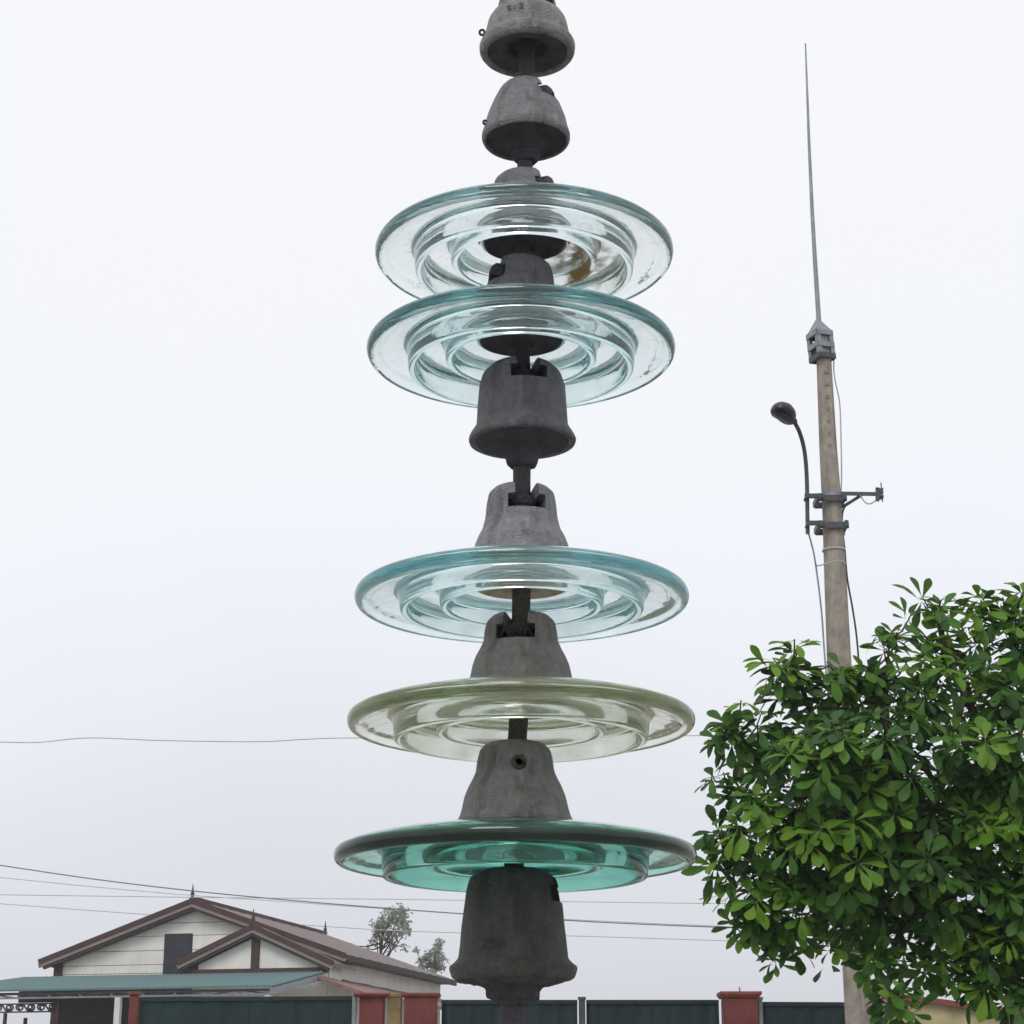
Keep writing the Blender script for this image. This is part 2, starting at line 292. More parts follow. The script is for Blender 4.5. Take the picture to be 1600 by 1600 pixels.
def boolean_cut(me, cutters):
    base = bpy.data.objects.new('base', me); C.objects.link(base); tmp = []
    for c in cutters:
        co = bpy.data.objects.new('cut', c); C.objects.link(co); tmp.append(co)
        md = base.modifiers.new('b', 'BOOLEAN'); md.operation = 'DIFFERENCE'; md.object = co; md.solver = 'EXACT'
    dg = bpy.context.evaluated_depsgraph_get(); dg.update()
    r = bpy.data.meshes.new_from_object(base.evaluated_get(dg))
    for o in [base] + tmp: bpy.data.objects.remove(o)
    return r
def make_cap(u):
    b = u.get('broken')
    h = u.get('zt', .635) - .635; top = [(0.0, .635 + h), (.10, .635 + h), (.165, .625 + h), (.20, .59 + h), (.212, .54 + h * .8), (.220, .47 + h * .5)]
    if not b:
        prof = top + [(.238, .43), (.262, .385), (.283, .33), (.296, .265), (.308, .225), (.326, .192), (.328, .170), (.312, .161), (.22, .161), (.0, .161)]
    elif b == 1:
        prof = top + [(.25, .46), (.285, .40), (.305, .30), (.312, .255), (.335, .235), (.348, .205), (.345, .16), (.325, .135), (.295, .14), (.27, .185), (.20, .20), (.16, .21), (.14, .29), (.0, .30)]
    elif b == 2:
        prof = [(0., .605), (.10, .605), (.15, .59), (.185, .55), (.210, .50), (.235, .45), (.262, .38), (.281, .32), (.296, .25), (.304, .225), (.313, .195), (.313, .165), (.300, .140), (.285, .145), (.27, .19), (.0, .20)]
    elif b == 3:
        prof = [(0.0, .70), (.10, .70), (.19, .68), (.25, .62), (.272, .54), (.282, .40), (.287, .285), (.292, .265), (.325, .215), (.338, .185), (.332, .165), (.30, .165), (.26, .175), (.18, .150), (.0, .15)]
    else:
        prof = [(0., .69), (.13, .69), (.195, .675), (.236, .64), (.256, .57), (.269, .47), (.280, .37), (.290, .27), (.296, .215), (.316, .192), (.343, .172), (.344, .155), (.330, .115), (.31, .10), (.27, .11), (.0, .11)]
    pr = []
    for i in range(len(prof) - 1):                         # finer profile for soft cast edges
        a, c = prof[i], prof[i + 1]; pr += [a, ((a[0] + c[0]) / 2, (a[1] + c[1]) / 2)]
    pr.append(prof[-1])
    sm = [pr[0]] + chaikin(pr, 1, closed=False)[1:-1] + [pr[-1]]
    n = 72; v, f = [], []
    v.append((0, 0, sm[0][1])); v.append((0, 0, sm[-1][1])); ring = sm[1:-1]; m = len(ring); seed = u['y']
    for k in range(n):
        a = 2 * math.pi * k / n
        for r, z in ring:
            w = 1 + .010 * noise.noise(Vector((math.cos(a) * 2 + seed, math.sin(a) * 2, z * 9)))
            v.append((r * w * math.cos(a), r * w * math.sin(a), z))
    for k in range(n):
        k2 = (k + 1) % n; A, B = 2 + k * m, 2 + k2 * m
        f.append((0, A, B)); f.append((1, B + m - 1, A + m - 1))
        for j in range(m - 1): f.append((A + j, A + j + 1, B + j + 1, B + j))
    me = mesh_from(v, f); fix_normals(me)
    ang = math.radians(u['slot']); Rm = Matrix.Rotation(ang, 4, 'Z')
    zt = u.get('zt', .635)
    c1 = MB().box((-.075, -.072, zt - .11), (.5, .072, zt + .2), Rm)          # neck slot, open to the top and one side
    c2 = MB().box((-.115, -.115, zt - .185), (.5, .115, zt - .095), Rm)        # wider pocket for the ball
    cuts = [c1, c2]
    if u.get('hole'):
        cuts.append(MB().tube([Rm @ Vector((-.5, 0, zt - .15)), Rm @ Vector((0, 0, zt - .15))], .042, 16))
    ms = []
    for c in cuts:
        q = c.mesh(); fix_normals(q); ms.append(q)
    me = boolean_cut(me, ms); me.shade_smooth(); me.set_sharp_from_angle(angle=math.radians(38))
    me.materials.clear()
    return me
def glass_profile(d1, d2, ri):
    return chaikin([(ri, .158), (ri + .05, .155), (.46, .143), (.66, .117), (.85, .083), (.955, .053), (1.0, .028), (1.004, -.022), (.975, -.052), (.935, -.040),
        (.89, .0), (.80, .022), (.752, .026), (.742, .0), (.734, -d1 + .03), (.728, -d1), (.688, -d1), (.682, -d1 + .03), (.664, .03), (.645, .05), (.56, .062), (.512, .06),
        (.500, .03), (.492, -d2 + .03), (.486, -d2), (.448, -d2), (.442, -d2 + .03), (.424, .04), (.405, .068), (.385, .078), (ri + .03, .083), (ri, .086)], 2)
LABELS = [
 'bell-shaped grey metal cap of a shattered insulator, topmost in the string',
 'grey cap with its glass gone, second from the top, slot open to the right',
 'upper of the two pale glass disc insulators hanging close together, with brown stains',
 'teal-rimmed glass disc insulator just above the middle broken cap',
 'dark flared cap without glass in the middle of the string',
 'pale ice-blue glass disc insulator right below the middle broken cap',
 'yellowish clear glass disc insulator between the ice-blue and the deep green ones',
 'deep green glass disc insulator, lowest whole disc of the string',
 'almost black broken cap with a jagged flange at the bottom of the string']
CATG = 'insulators in the hanging string'
for i, u in enumerate(UNITS):
    b = u.get('broken'); Ri = u['R']
    root = empty('insulator', u['p']); root.scale = (Ri,) * 3
    tag(root, LABELS[i], 'insulator', CATG)
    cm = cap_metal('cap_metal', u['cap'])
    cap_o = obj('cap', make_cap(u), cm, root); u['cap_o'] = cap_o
    # how far down (in own units) the ball sits in the next cap
    if i + 1 < len(UNITS):
        nx = UNITS[i + 1]; dv = nx['p'] - u['p']; zt = nx.get('zt', .635)
        low = Vector((dv.x, dv.y, dv.z + (zt - .15) * nx['R'])) / Ri
    else: low = Vector((-.01, 0, -.62))
    top = Vector((0, 0, .30 if b == 1 else .2)); q = lambda t: top.lerp(low, t)
    L_ = (top - low).length
    pr = .056 if i < 8 else .070
    stops = [0, .3, .55, .8, 1 - .10 / L_, 1 - .075 / L_, 1 - .03 / L_, 1 + .015 / L_]
    rr = [pr * 1.04, pr, pr * .98, pr, pr, pr * 1.65, pr * 1.7, pr * 1.0]
    pm = MB().tube([q(t) for t in stops], rr, 20)
    pb = pm.build('pin', M['pin_dark'] if (i in (0, 1, 3, 4, 7, 8)) else M['pin'], root, smooth=40)
    if not b:
        gm = glass_mat('disc_glass', u['ab'], u['dirt'], u.get('dc', (0.16, 0.11, 0.06)), u['film'], u.get('fc', (0.7, 0.74, 0.72)), u.get('lo', .62), u.get('stain'))
        v, f = lathe(glass_profile(u['d1'], u['d2'], u['ri']), 144)
        me = mesh_from(v, f, 180); fix_normals(me); obj('glass_disc', me, gm, root)
        ri = u['ri'] - .004; cp = [(ri, .152), (ri, .075), (ri - .02, .065), (ri - .05, .08), (.16, .08), (.13, .06), (.09, .05), (.05, .05), (.05, .155), (.12, .155)]
        v, f = lathe(chaikin(cp, 1), 64)
        me = mesh_from(v, f, 60); fix_normals(me); obj('cement_plug', me, M[u['well']], root)
    else:
        sd = i * 3.7
        def wob(amp):
            return lambda r, z, a, j: (r * (1 + amp * noise.noise(Vector((math.cos(a) * 3 + sd, math.sin(a) * 3, z * 14)))), z + amp * .35 * noise.noise(Vector((math.cos(a) * 4, math.sin(a) * 4 + sd, j * .3))))
        if b == 1: cp = [(.29, .15), (.25, .165), (.19, .175), (.145, .185), (.135, .24), (.09, .25), (.05, .245), (.05, .32), (.2, .32), (.28, .22)]
        elif b == 2: cp = [(.288, .20), (.286, .152), (.25, .16), (.17, .155), (.135, .125), (.115, .085), (.088, .07), (.086, .05), (.105, .044), (.105, .022), (.085, .012), (.08, -.015), (.05, -.02), (.05, .20)]
        elif b == 3: cp = [(.30, .20), (.295, .162), (.25, .15), (.19, .14), (.13, .12), (.105, .085), (.10, .04), (.088, .01), (.06, .0), (.05, .0), (.05, .2)]
        else: cp = [(.30, .13), (.295, .098), (.25, .085), (.19, .078), (.152, .07), (.143, .05), (.143, .025), (.134, .008), (.105, .0), (.092, -.02), (.07, -.03), (.05, -.03), (.05, .13)]
        v, f = lathe(chaikin(cp, 1), 64, True, wob(.09 if b == 4 else .03))
        me = mesh_from(v, f, 60); fix_normals(me)
        obj('broken_cement_plug' if b == 4 else 'cement_plug', me, M['cement_shaded'], root)
    if b in (1, 2):                                       # bent end of a split pin at the rim
        a = math.radians(200); c0 = Vector((.345 * math.cos(a), .345 * math.sin(a), .25)) if b == 1 else Vector((.308 * math.cos(a), .308 * math.sin(a), .24))
        rr_ = .018 if b == 1 else .012
        pts = [c0 + Vector((-rr_ * math.cos(t) - (.002 if b == 1 else 0), 0, rr_ * 1.2 * math.sin(t))) for t in [k * 2 * math.pi / 16 for k in range(17)]]
        MB().tube(pts, .009, 8).build('split_pin', M['clip'], cap_o, smooth=60)
    if i in (6, 7):                                    # locking clip seen in the socket
        ang = math.radians(u['slot'] if i != 7 else -85); dr = Vector((math.cos(ang), math.sin(ang), 0)); sd_ = Vector((-dr.y, dr.x, 0)); z0 = u.get('zt', .635) - .145
        if i == 7: pts = [dr * (.215 + .012 * math.sin(t * 2)) + sd_ * (.032 * math.cos(t)) + Vector((0, 0, z0 + .03 * math.sin(t))) for t in [k * math.pi / 6 for k in range(12)]]
        else: pts = [dr * (.13 + .02 * (k % 2)) + sd_ * (-.10 + .033 * k) + Vector((0, 0, z0 + (.03 if k % 2 else -.025))) for k in range(7)]
        MB().tube(spline(pts, 4), .013, 8).build('locking_clip', M['clip'] if i == 6 else M['pin'], cap_o, smooth=60)

# raised casting marks on the first and last caps
def cast_marks(parent, rz, a0, z0, size, strokes, mt):
    m = MB()
    for st in strokes:
        pts = []
        for s_, t in st:
            z = z0 + t * size; r = rz(z) + .003; a = a0 + s_ * size / r; pts.append(Vector((r * math.cos(a), r * math.sin(a), z)))
        m.tube(pts, .0045, 5)
    m.build('casting_marks', mt, parent, smooth=60)
Zs = [(0, 1), (.6, 1), (0, 0), (.6, 0)]; Fs = [(1.5, 1), (.95, 1), (.92, .55), (1.35, .6), (1.5, .3), (1.3, 0), (.9, .05)]; Us = [(1.85, 1), (1.85, .2), (2.1, 0), (2.4, .2), (2.4, 1)]
cast_marks(UNITS[8]['cap_o'], lambda z: .2985 - (z - .24) * .08, math.radians(236), .25, .05, [Zs, Fs, Us], bpy.data.materials.get('cap_metal.008') or M['pin'])
cast_marks(UNITS[0]['cap_o'], lambda z: .311 - (z - .30) * .24, math.radians(240), .335, .05, [[(2.0, .9), (2.5, .9), (2.0, .1), (2.6, .1)], [(1.2, .1), (1.2, .9)], [(0, .8), (.5, .9), (.2, .3), (.7, .2)]], bpy.data.materials.get('cap_metal') or M['pin'])

# ------------------------------------------------------------------ concrete pole and what it carries
PY = 15.0
axis = [(1287, 556, 23), (1294, 700, 27.5), (1300.5, 800, 31), (1306, 920, 35), (1311.5, 1040, 38), (1327, 1320, 41), (1343, 1600, 44)]
pts = [at(x, y, PY) for x, y, w in axis]; rad = [w / 2 * mpp(x, y, PY) for x, y, w in axis]
d = (pts[-1] - pts[-2]).normalized(); base = pts[-1] + d * ((pts[-1].z + .3) / -d.z); pts.append(base); rad.append(rad[-1] * 1.12)
def dense(p, r, n=6):
    P, Q = [], []
    for i in range(len(p) - 1):
        for k in range(n): P.append(p[i].lerp(p[i + 1], k / n)); Q.append(r[i] + (r[i + 1] - r[i]) * k / n)
    return P + [p[-1]], Q + [r[-1]]
root = empty('concrete_pole', (base.x, base.y, 0)); tag(root, 'tall tapering grey concrete utility pole rising behind the leafy tree', 'pole')
def rel(root, ps): return [Vector(p) - Vector(root.location) for p in ps]
P, Q = dense(pts, rad); MB().tube(rel(root, P), Q, 28).build('shaft', M['concrete'], root, smooth=50)
for k in range(9):                                          # cast climbing recesses: small dark plugs
    t = (k + .5) / 9; y = 575 + 175 * t; c = at(1288 + (y - 560) * .047, y, PY); r_ = 13 * mpp(1290, y, PY)
    MB().tube(rel(root, [c + Vector((0, -r_ - .004, 0)), c + Vector((0, -r_ + .03, 0))]), .018, 10).build('plug', mat('stain', (0.235, 0.205, 0.175), 0.9) if k == 0 else bpy.data.materials['stain'], root, smooth=40)
for yb, hb in ((776, 10), (1000 - 140, 2.5)):
    c = at(1300, yb, PY); w = 16.3 if yb < 800 else 17.5; r_ = w * mpp(1300, yb, PY)
    c = at(1299.5 if yb < 800 else 1303, yb, PY); h = hb * mpp(1300, yb, PY)
    MB().tube(rel(root, [c - Vector((0, 0, h / 2)), c + Vector((0, 0, h / 2))]), r_ * 1.05, 28).build('band', M['galv'] if hb > 5 else M['cable_pale'], root, smooth=40)

# cage and whip on top
cb = at(1285, 560, PY); root = empty('antenna_mast', cb); tag(root, 'thin grey antenna rod on a boxy steel cage atop the concrete pole', 'antenna')
k = mpp(1285, 540, PY); ax = Vector(((1281 - 1286) * k, 0, 40 * k)).normalized(); hw = 11.6 * k; H = 40 * k
RZ = Matrix.Rotation(math.radians(24), 4, 'Z')
lean = Matrix.Rotation(math.radians(-4), 4, 'Y')
T = lean @ RZ
cs = [(-1, -1), (1, -1), (1, 1), (-1, 1)]
for sx, sy in cs:
    MB().box((sx * hw - .018, sy * hw - .018, 0), (sx * hw + .018, sy * hw + .018, H), T).build('corner_post', M['galv'], root)
for z in (0.0, .47, .97):
    m = MB()
    for j in range(4):
        a = Vector((*cs[j], 0)) * (hw + .014); b_ = Vector((*cs[(j + 1) % 4], 0)) * (hw + .014); a.z = b_.z = z * H
        m.bar(T @ a, T @ b_, .02, .045)
    m.build('cage_band', M['galv_dark'] if z == 0 else M['galv'], root)
MB().box((-hw * .78, -hw + .004, .03 * H), (hw * .93, -hw + .012, .95 * H), T).build('plate', M['galv'], root)
MB().box((hw - .012, -hw * .9, .03 * H), (hw - .004, hw * .9, .95 * H), T).build('plate', M['galv'], root)
MB().box((-hw + .004, -hw * .2, .05 * H), (-hw + .012, hw * .9, .42 * H), T).build('plate', M['galv_dark'], root)
o_ = hw * 1.36; m = MB(); m.add([T @ Vector((-o_, -o_, H)), T @ Vector((o_, -o_, H)), T @ Vector((o_, o_, H)), T @ Vector((-o_, o_, H)), T @ Vector((0, 0, H + 30 * k))],
      [(3, 2, 1, 0), (0, 1, 4), (1, 2, 4), (2, 3, 4), (3, 0, 4)]); m.build('hood', M['galv'], root)
wp = [(1279.5, 503, 4.0), (1273, 400, 3.4), (1269, 330, 3.0), (1264, 220, 2.3), (1261.5, 150, 1.8), (1258.5, 68, 1.1)]
MB().tube(rel(root, [at(x, y, PY) for x, y, w in wp]), [w * mpp(x, y, PY) for x, y, w in wp], 10).build('whip_rod', M['galv'], root, smooth=60)

# street lamp on its curved arm
lb = at(1262, 832, PY - .12); root = empty('street_lamp', lb); tag(root, 'black street lamp on a curved grey arm clamped to the pole', 'lamp')
lp = [(1262, 834), (1261.5, 800), (1260.5, 745), (1257, 705), (1249.5, 676), (1240, 657)]
dps = [PY - .12, PY - .12, PY - .13, PY - .17, PY - .26, PY - .38]
MB().tube(rel(root, spline([at(x, y, Y) for (x, y), Y in zip(lp, dps)], 6)), 3.3 * mpp(1260, 750, PY), 12).build('arm', M['galv_dark'], root, smooth=60)
# head: flattened drop shape along the arm's end direction, seen from below
h0 = at(1241, 660, PY - .36); h1 = at(1214, 637, PY - .66); hd = (h1 - h0); Lh = hd.length; hd.normalize()
sx = hd.cross(Vector((0, 0, 1))).normalized(); sz = sx.cross(hd)
prof = [(0, .30), (.06, .36), (.18, .42), (.32, .66), (.5, .92), (.68, 1.0), (.84, .86), (.94, .58), (1.0, .2)]
def headshape(scale_w, up, dn, off=0.0):
    v, f = [], []; n = 20
    for t, w in prof:
        for k_ in range(n):
            a = 2 * math.pi * k_ / n; ca, sa = math.cos(a), math.sin(a)
            v.append(h0 + hd * (t * Lh) + sx * (ca * w * scale_w) + sz * (sa * w * (up if sa > 0 else dn) + off))
    for i_ in range(len(prof) - 1):
        for k_ in range(n): f.append((i_ * n + k_, i_ * n + (k_ + 1) % n, (i_ + 1) * n + (k_ + 1) % n, (i_ + 1) * n + k_))
    f += [tuple(reversed(range(n))), tuple(range((len(prof) - 1) * n, len(prof) * n))]
    return v, f
v, f = headshape(19.0 * mpp(1228, 648, PY - .7), .085, .045)
m = MB(); m.add(rel(root, v), f); head_o = m.build('head', M['lamp_black'], root, smooth=60)
v, f = [], []; c_ = h0 + hd * (Lh * .64) - sz * .042; n = 20
m = MB(); ring = [c_ + hd * (.17 * math.cos(2 * math.pi * q_ / n)) + sx * (.055 * math.sin(2 * math.pi * q_ / n)) for q_ in range(n)]
m.add(rel(root, ring + [p - sz * .02 + (c_ - p) * .35 for p in ring]), [tuple(range(n, 2 * n))] + [(q_, (q_ + 1) % n, (q_ + 1) % n + n, q_ + n) for q_ in range(n)])
m.build('lens', M['lens'], head_o, smooth=50)
for y, x0, x1 in ((784, 1253, 1320), (826, 1255, 1323)):
    rp_ = 16.5 * mpp(1300, y, PY); zc = at(1290, y, PY).z; xa_, xb2 = at(x0, y, PY).x, at(x1, y, PY).x; xp = at(1281 + (y - 784) * .04, y, PY).x
    m = MB(); m.bar((xa_, PY - .155, zc), (xp + .01, PY - .155, zc), .03, .034); m.bar((xp - .03, PY - rp_ - .012, zc), (xb2, PY - rp_ - .012, zc), .022, .05)
    m.bar((xp - .03, PY - .16, zc), (xp - .03, PY + rp_, zc), .03, .045); m.bar((xp - .03, PY + rp_ + .012, zc), (xb2, PY + rp_ + .012, zc), .022, .05)
    m.bar((xb2 - .02, PY - rp_ - .04, zc + .01), (xb2 - .02, PY + rp_ + .04, zc + .01), .03, .05)
    m.v = rel(root, m.v); m.build('clamp', M['galv_dark'], root)
    for xx in (xa_ + .015, xp - .03): MB().tube(rel(root, [(xx, PY - .19, zc - .012), (xx, PY - .08, zc - .012)]), .016, 8).build('bolt', M['galv_dark'], root, smooth=40)

# small side bracket with an insulator rack for the service wire
root = empty('wire_bracket', at(1318, 772, PY)); tag(root, 'dark steel side bracket with a small wire rack on the pole', 'bracket')
z7 = at(1318, 771, PY)
MB().bar(*rel(root, [at(1310, 771, PY - .05), at(1372, 772, PY - .1)]), .022, .028).build('bar', M['galv_dark'], root)
MB().bar(*rel(root, [at(1317, 792, PY - .03), at(1347, 773, PY - .08)]), .018, .022).build('brace', M['galv_dark'], root)
MB().bar(*rel(root, [at(1371, 762, PY - .1), at(1371, 783, PY - .1)]), .02, .03).build('rack_plate', M['galv_dark'], root)
for y_ in (765, 780): MB().bar(*rel(root, [at(1369, y_, PY - .1), at(1380, y_ - 1, PY - .1)]), .02, .012).build('rack_lug', M['galv_dark'], root)
MB().tube(rel(root, [at(1376.5, 754, PY - .1), at(1379, 784, PY - .1)]), .006, 8).build('rack_rod', M['galv'], root)
v, f = lathe(chaikin([(.002, -.03), (.02, -.03), (.02, -.012), (.012, 0), (.02, .012), (.02, .03), (.002, .03)], 1), 16)
o = obj('spool', mesh_from(v, f, 60), M['galv_dark'], root); o.location = rel(root, [at(1377, 772, PY - .1)])[0]

def cable(name, pix, rad_px, mt, label, cat='cable', group=None, n=6, seg=6):
    ps = spline([at(x, y, Y) for x, y, Y in pix], seg); b0 = ps[-1]
    m = MB(); m.tube(ps, rad_px * mpp(pix[0][0], pix[0][1], pix[0][2]), n)
    o = m.build(name, mt, None, smooth=80); tag(o, label, cat, group); return o
gp = 'cables running down the concrete pole'
cable('cable', [(1263, 832, PY - .12), (1271, 862, PY - .12), (1277, 900, PY - .1), (1284, 960, PY - .1), (1289, 1030, PY - .1), (1300, 1150, PY - .1)], 1.4, M['galv'], 'thin grey cable dropping from the lamp arm left of the pole', group=gp)
cable('cable', [(1303, 560, PY), (1303, 580, PY), (1306, 600, PY), (1312, 630, PY), (1314, 680, PY), (1315, 740, PY), (1314, 772, PY)], 1.1, M['cable_pale'], 'pale thin cable hanging from the cage down to the side bracket', group=gp)
cable('cable', [(1347, 773, PY - .1), (1330, 783, PY - .05), (1318, 796, PY - .02), (1316, 820, PY - .02), (1320, 860, PY - .02), (1324, 905, PY - .02), (1332, 950, PY - .02), (1339, 1000, PY - .02), (1345, 1080, PY - .02)], 1.5, M['cable'], 'dark cable curving from the side bracket down right of the pole', group=gp)
cable('cable', [(1276, 884, PY - .1), (1283, 883, PY - .22), (1297, 879, PY - .24), (1312, 876, PY - .22), (1322, 880, PY - .05)], 1.1, M['cable_pale'], 'short pale tie cable looped across the pole', group=gp)
cable('cable', [(1344, 774, PY - .1), (1352, 785, PY - .1), (1360, 787, PY - .1), (1370, 781, PY - .1)], 1.1, M['cable_pale'], 'short white loop of cable under the side bracket', group=gp)

# overhead wires
gw = 'overhead wires crossing the sky'
cable('overhead_wire', [(-60, 1344, 24), (0, 1352, 24), (150, 1374, 24), (310, 1393, 24), (480, 1409, 24), (655, 1423, 24), (820, 1434, 24), (960, 1442, 24), (1130, 1449, 24), (1330, 1455, 24), (1700, 1462, 24)], .9, M['wire'], 'thickest overhead wire, sagging past the house gable tip', 'wire', gw)
cable('overhead_wire', [(-60, 1366, 30), (0, 1371, 30), (150, 1386, 30), (300, 1399, 30), (450, 1409, 30), (560, 1417, 30), (800, 1432, 30), (1150, 1448, 30), (1500, 1456, 30)], .55, M['cable_pale'], 'faint pale overhead wire just below the thickest wire', 'wire', gw)
cable('overhead_wire', [(-60, 1397, 33), (0, 1398, 33), (300, 1402, 33), (600, 1405, 33), (900, 1409, 33), (1300, 1414, 33)], .6, M['cable_pale'], 'faint nearly level overhead wire behind the gable finial', 'wire', gw)
cable('overhead_wire', [(-60, 1407, 60), (0, 1412, 60), (230, 1429, 60), (500, 1447, 60), (640, 1455, 60), (950, 1464, 60), (1140, 1470, 60), (1500, 1478, 60)], .6, M['cable_pale'], 'lowest overhead wire, passing behind the house ridge', 'wire', gw)
cable('overhead_wire', [(-60, 1160, 20), (0, 1159.5, 20), (60, 1160, 20), (140, 1153, 20), (250, 1157, 20), (400, 1159, 20), (480, 1155, 20), (560, 1153, 20), (800, 1153, 20), (1050, 1150, 20), (1180, 1148, 20)], .6, M['galv'], 'wavy single wire crossing the left sky at mid height', 'wire', gw)

# ------------------------------------------------------------------ perimeter fence
FY = 17.5
ftop = at(800, 1562, FY).z
def fx(px): return at(px, 1575, FY).x
def panel(px0, px1, top_px0, top_px1, label):
    x0, x1 = fx(px0), fx(px1); root = empty('fence', ((x0 + x1) / 2, FY, 0)); tag(root, label, 'fence', 'green sheet fence sections')
    z0, z1 = at(px0, top_px0, FY).z, at(px1, top_px1, FY).z; n = max(2, int((x1 - x0) / .95)); cx = (x0 + x1) / 2
    for i in range(n):
        a, b_ = x0 + (x1 - x0) * i / n, x0 + (x1 - x0) * (i + 1) / n
        m = MB(); cols = 14; vv, ff = [], []
        for j in range(cols + 1):
            t = j / cols; x = a + (b_ - a) * t; zt = z0 + (z1 - z0) * (x - x0) / (x1 - x0)
            y = .012 * (1 if j % 4 in (1, 2) else 0) + .003 * (i % 2)
            vv += [(x - cx, -y, .05), (x - cx, -y, zt - .02)]
        for j in range(cols): ff.append((2 * j, 2 * j + 2, 2 * j + 3, 2 * j + 1))
        k0 = len(vv); vv += [(p[0], p[1] + .004, p[2]) for p in vv[:k0]]; ff += [tuple(reversed([q + k0 for q in q4])) for q4 in ff[:cols]]
        m.add(vv, ff); m.build('sheet', M['fence'], root)
    MB().bar((x0 - cx, -.004, z0 - .015), (x1 - cx, -.004, z1 - .015), .05, .035).build('top_rail', M['fence'], root)
    return root
panel(222, 553, 1559, 1557, 'dark green sheet fence section in front of the house')
panel(690, 902, 1563, 1563, 'dark green sheet fence section behind the hanging string')
panel(916, 1123, 1563, 1563, 'dark green sheet fence section left of the single red pillar')
panel(1190, 1400, 1566, 1567, 'dark green sheet fence section right of the single red pillar')
def pillar(px0, px1, top_px, label, capw=8, cap_h=7, spike=False):
    x0, x1 = fx(px0), fx(px1); cx = (x0 + x1) / 2; w = (x1 - x0) / 2; zt = at(cx, top_px, FY).z; zt = at((px0 + px1) / 2, top_px, FY).z
    root = empty('gate_pillar', (cx, FY - .02, 0)); tag(root, label, 'pillar', 'red masonry pillars of the fence')
    k = mpp(px0, 1570, FY); ch = cap_h * k; o = capw * k
    m = MB(); m.box((-w, -w, 0), (w, w, zt - ch)); b_ = m.build('shaft', M['brick_red'], root)
    md = b_.modifiers.new('bev', 'BEVEL'); md.width = .012; md.segments = 2
    m = MB(); e = w + o
    m.add([(-w - .01, -w - .01, zt - ch), (w + .01, -w - .01, zt - ch), (w + .01, w + .01, zt - ch), (-w - .01, w + .01, zt - ch),
           (-e, -e, zt - ch * .45), (e, -e, zt - ch * .45), (e, e, zt - ch * .45), (-e, e, zt - ch * .45), (-e, -e, zt), (e, -e, zt), (e, e, zt), (-e, e, zt)],
          [(3, 2, 1, 0), (8, 9, 10, 11)] + [(i, (i + 1) % 4, (i + 1) % 4 + 4, i + 4) for i in range(4)] + [(i + 4, (i + 1) % 4 + 4, (i + 1) % 4 + 8, i + 8) for i in range(4)])
    cop = m.build('coping', M['red_cap'], root)
    if spike: MB().tube([(0.01, 0, zt - .01), (0.005, 0, zt + .05)], [.008, .004], 6).build('iron_stub', M['galv_dark'], cop)
    return root
pillar(563, 601, 1553, 'red pillar left of the narrow yellow post', 9, 6)
pillar(633, 683, 1553, 'red pillar right of the narrow yellow post', 5, 6)
pillar(1129, 1181, 1551, 'single red pillar with a flared coping left of the tree', 6, 9, True)
pillar(203, 217, 1550, 'slim red pillar at the left end of the green fence', 3, 5)
def post(px0, px1, top_px, mt, label, name='fence_post', dy=-.06):
    x0, x1 = fx(px0), fx(px1); zt = at((px0 + px1) / 2, top_px, FY).z; w = (x1 - x0) / 2
    root = empty(name, ((x0 + x1) / 2, FY + dy, 0)); tag(root, label, 'post')
    b_ = MB().box((-w, -w, 0), (w, w, zt)).build('shaft', mt, root); md = b_.modifiers.new('bev', 'BEVEL'); md.width = .006
    MB().box((-w - .006, -w - .006, zt + .001), (w + .006, w + .006, zt + .025)).build('post_cap', mt, root)
post(551, 558, 1557, M['galv'], 'thin light grey post beside the pair of red pillars')
post(607, 628, 1559, M['yellow_post'], 'narrow yellowish mossy post between two red pillars', 'yellow_post')
post(904, 914, 1563, M['galv_dark'], 'dark grey fence post just right of the string')
post(1183, 1190, 1563, M['galv'], 'thin grey post touching the single red pillar')
# yellow garden wall at the right
WY = 16.6
root = empty('garden_wall', (at(1500, 1575, WY).x, WY, 0)); tag(root, 'stained yellow garden wall with a sagging red coping under the tree', 'wall')
xs = [1385, 1410, 1440, 1480, 1510, 1545, 1580, 1610, 1660, 1720, 1800]; ys = [1553, 1554, 1558, 1563, 1568, 1573, 1575, 1575, 1575, 1576, 1576]
vv, ff = [], []
for x, y in zip(xs, ys):
    p = at(x, y + 9, WY) - root.location; vv += [(p.x, 0, -0.0), (p.x, 0, p.z), (p.x, .2, p.z), (p.x, .2, 0)]
for i in range(len(xs) - 1):
    a, b_ = 4 * i, 4 * i + 4; ff += [(a, b_, b_ + 1, a + 1), (a + 1, b_ + 1, b_ + 2, a + 2), (a + 2, b_ + 2, b_ + 3, a + 3)]
ff += [(0, 1, 2, 3), (len(vv) - 1, len(vv) - 2, len(vv) - 3, len(vv) - 4)]
m = MB(); m.add(vv, ff); m.build('wall_face', M['yellow_wall'], root)
m = MB(); pc = [at(x, y + 4.5, WY) - root.location for x, y in zip(xs, ys)]
for i in range(len(pc) - 1): m.bar(pc[i] + Vector((0, .1, 0)), pc[i + 1] + Vector((.004, .1, 0)), .30, 9 * mpp(1500, 1570, WY))
m.build('coping', M['red_cap'], root)

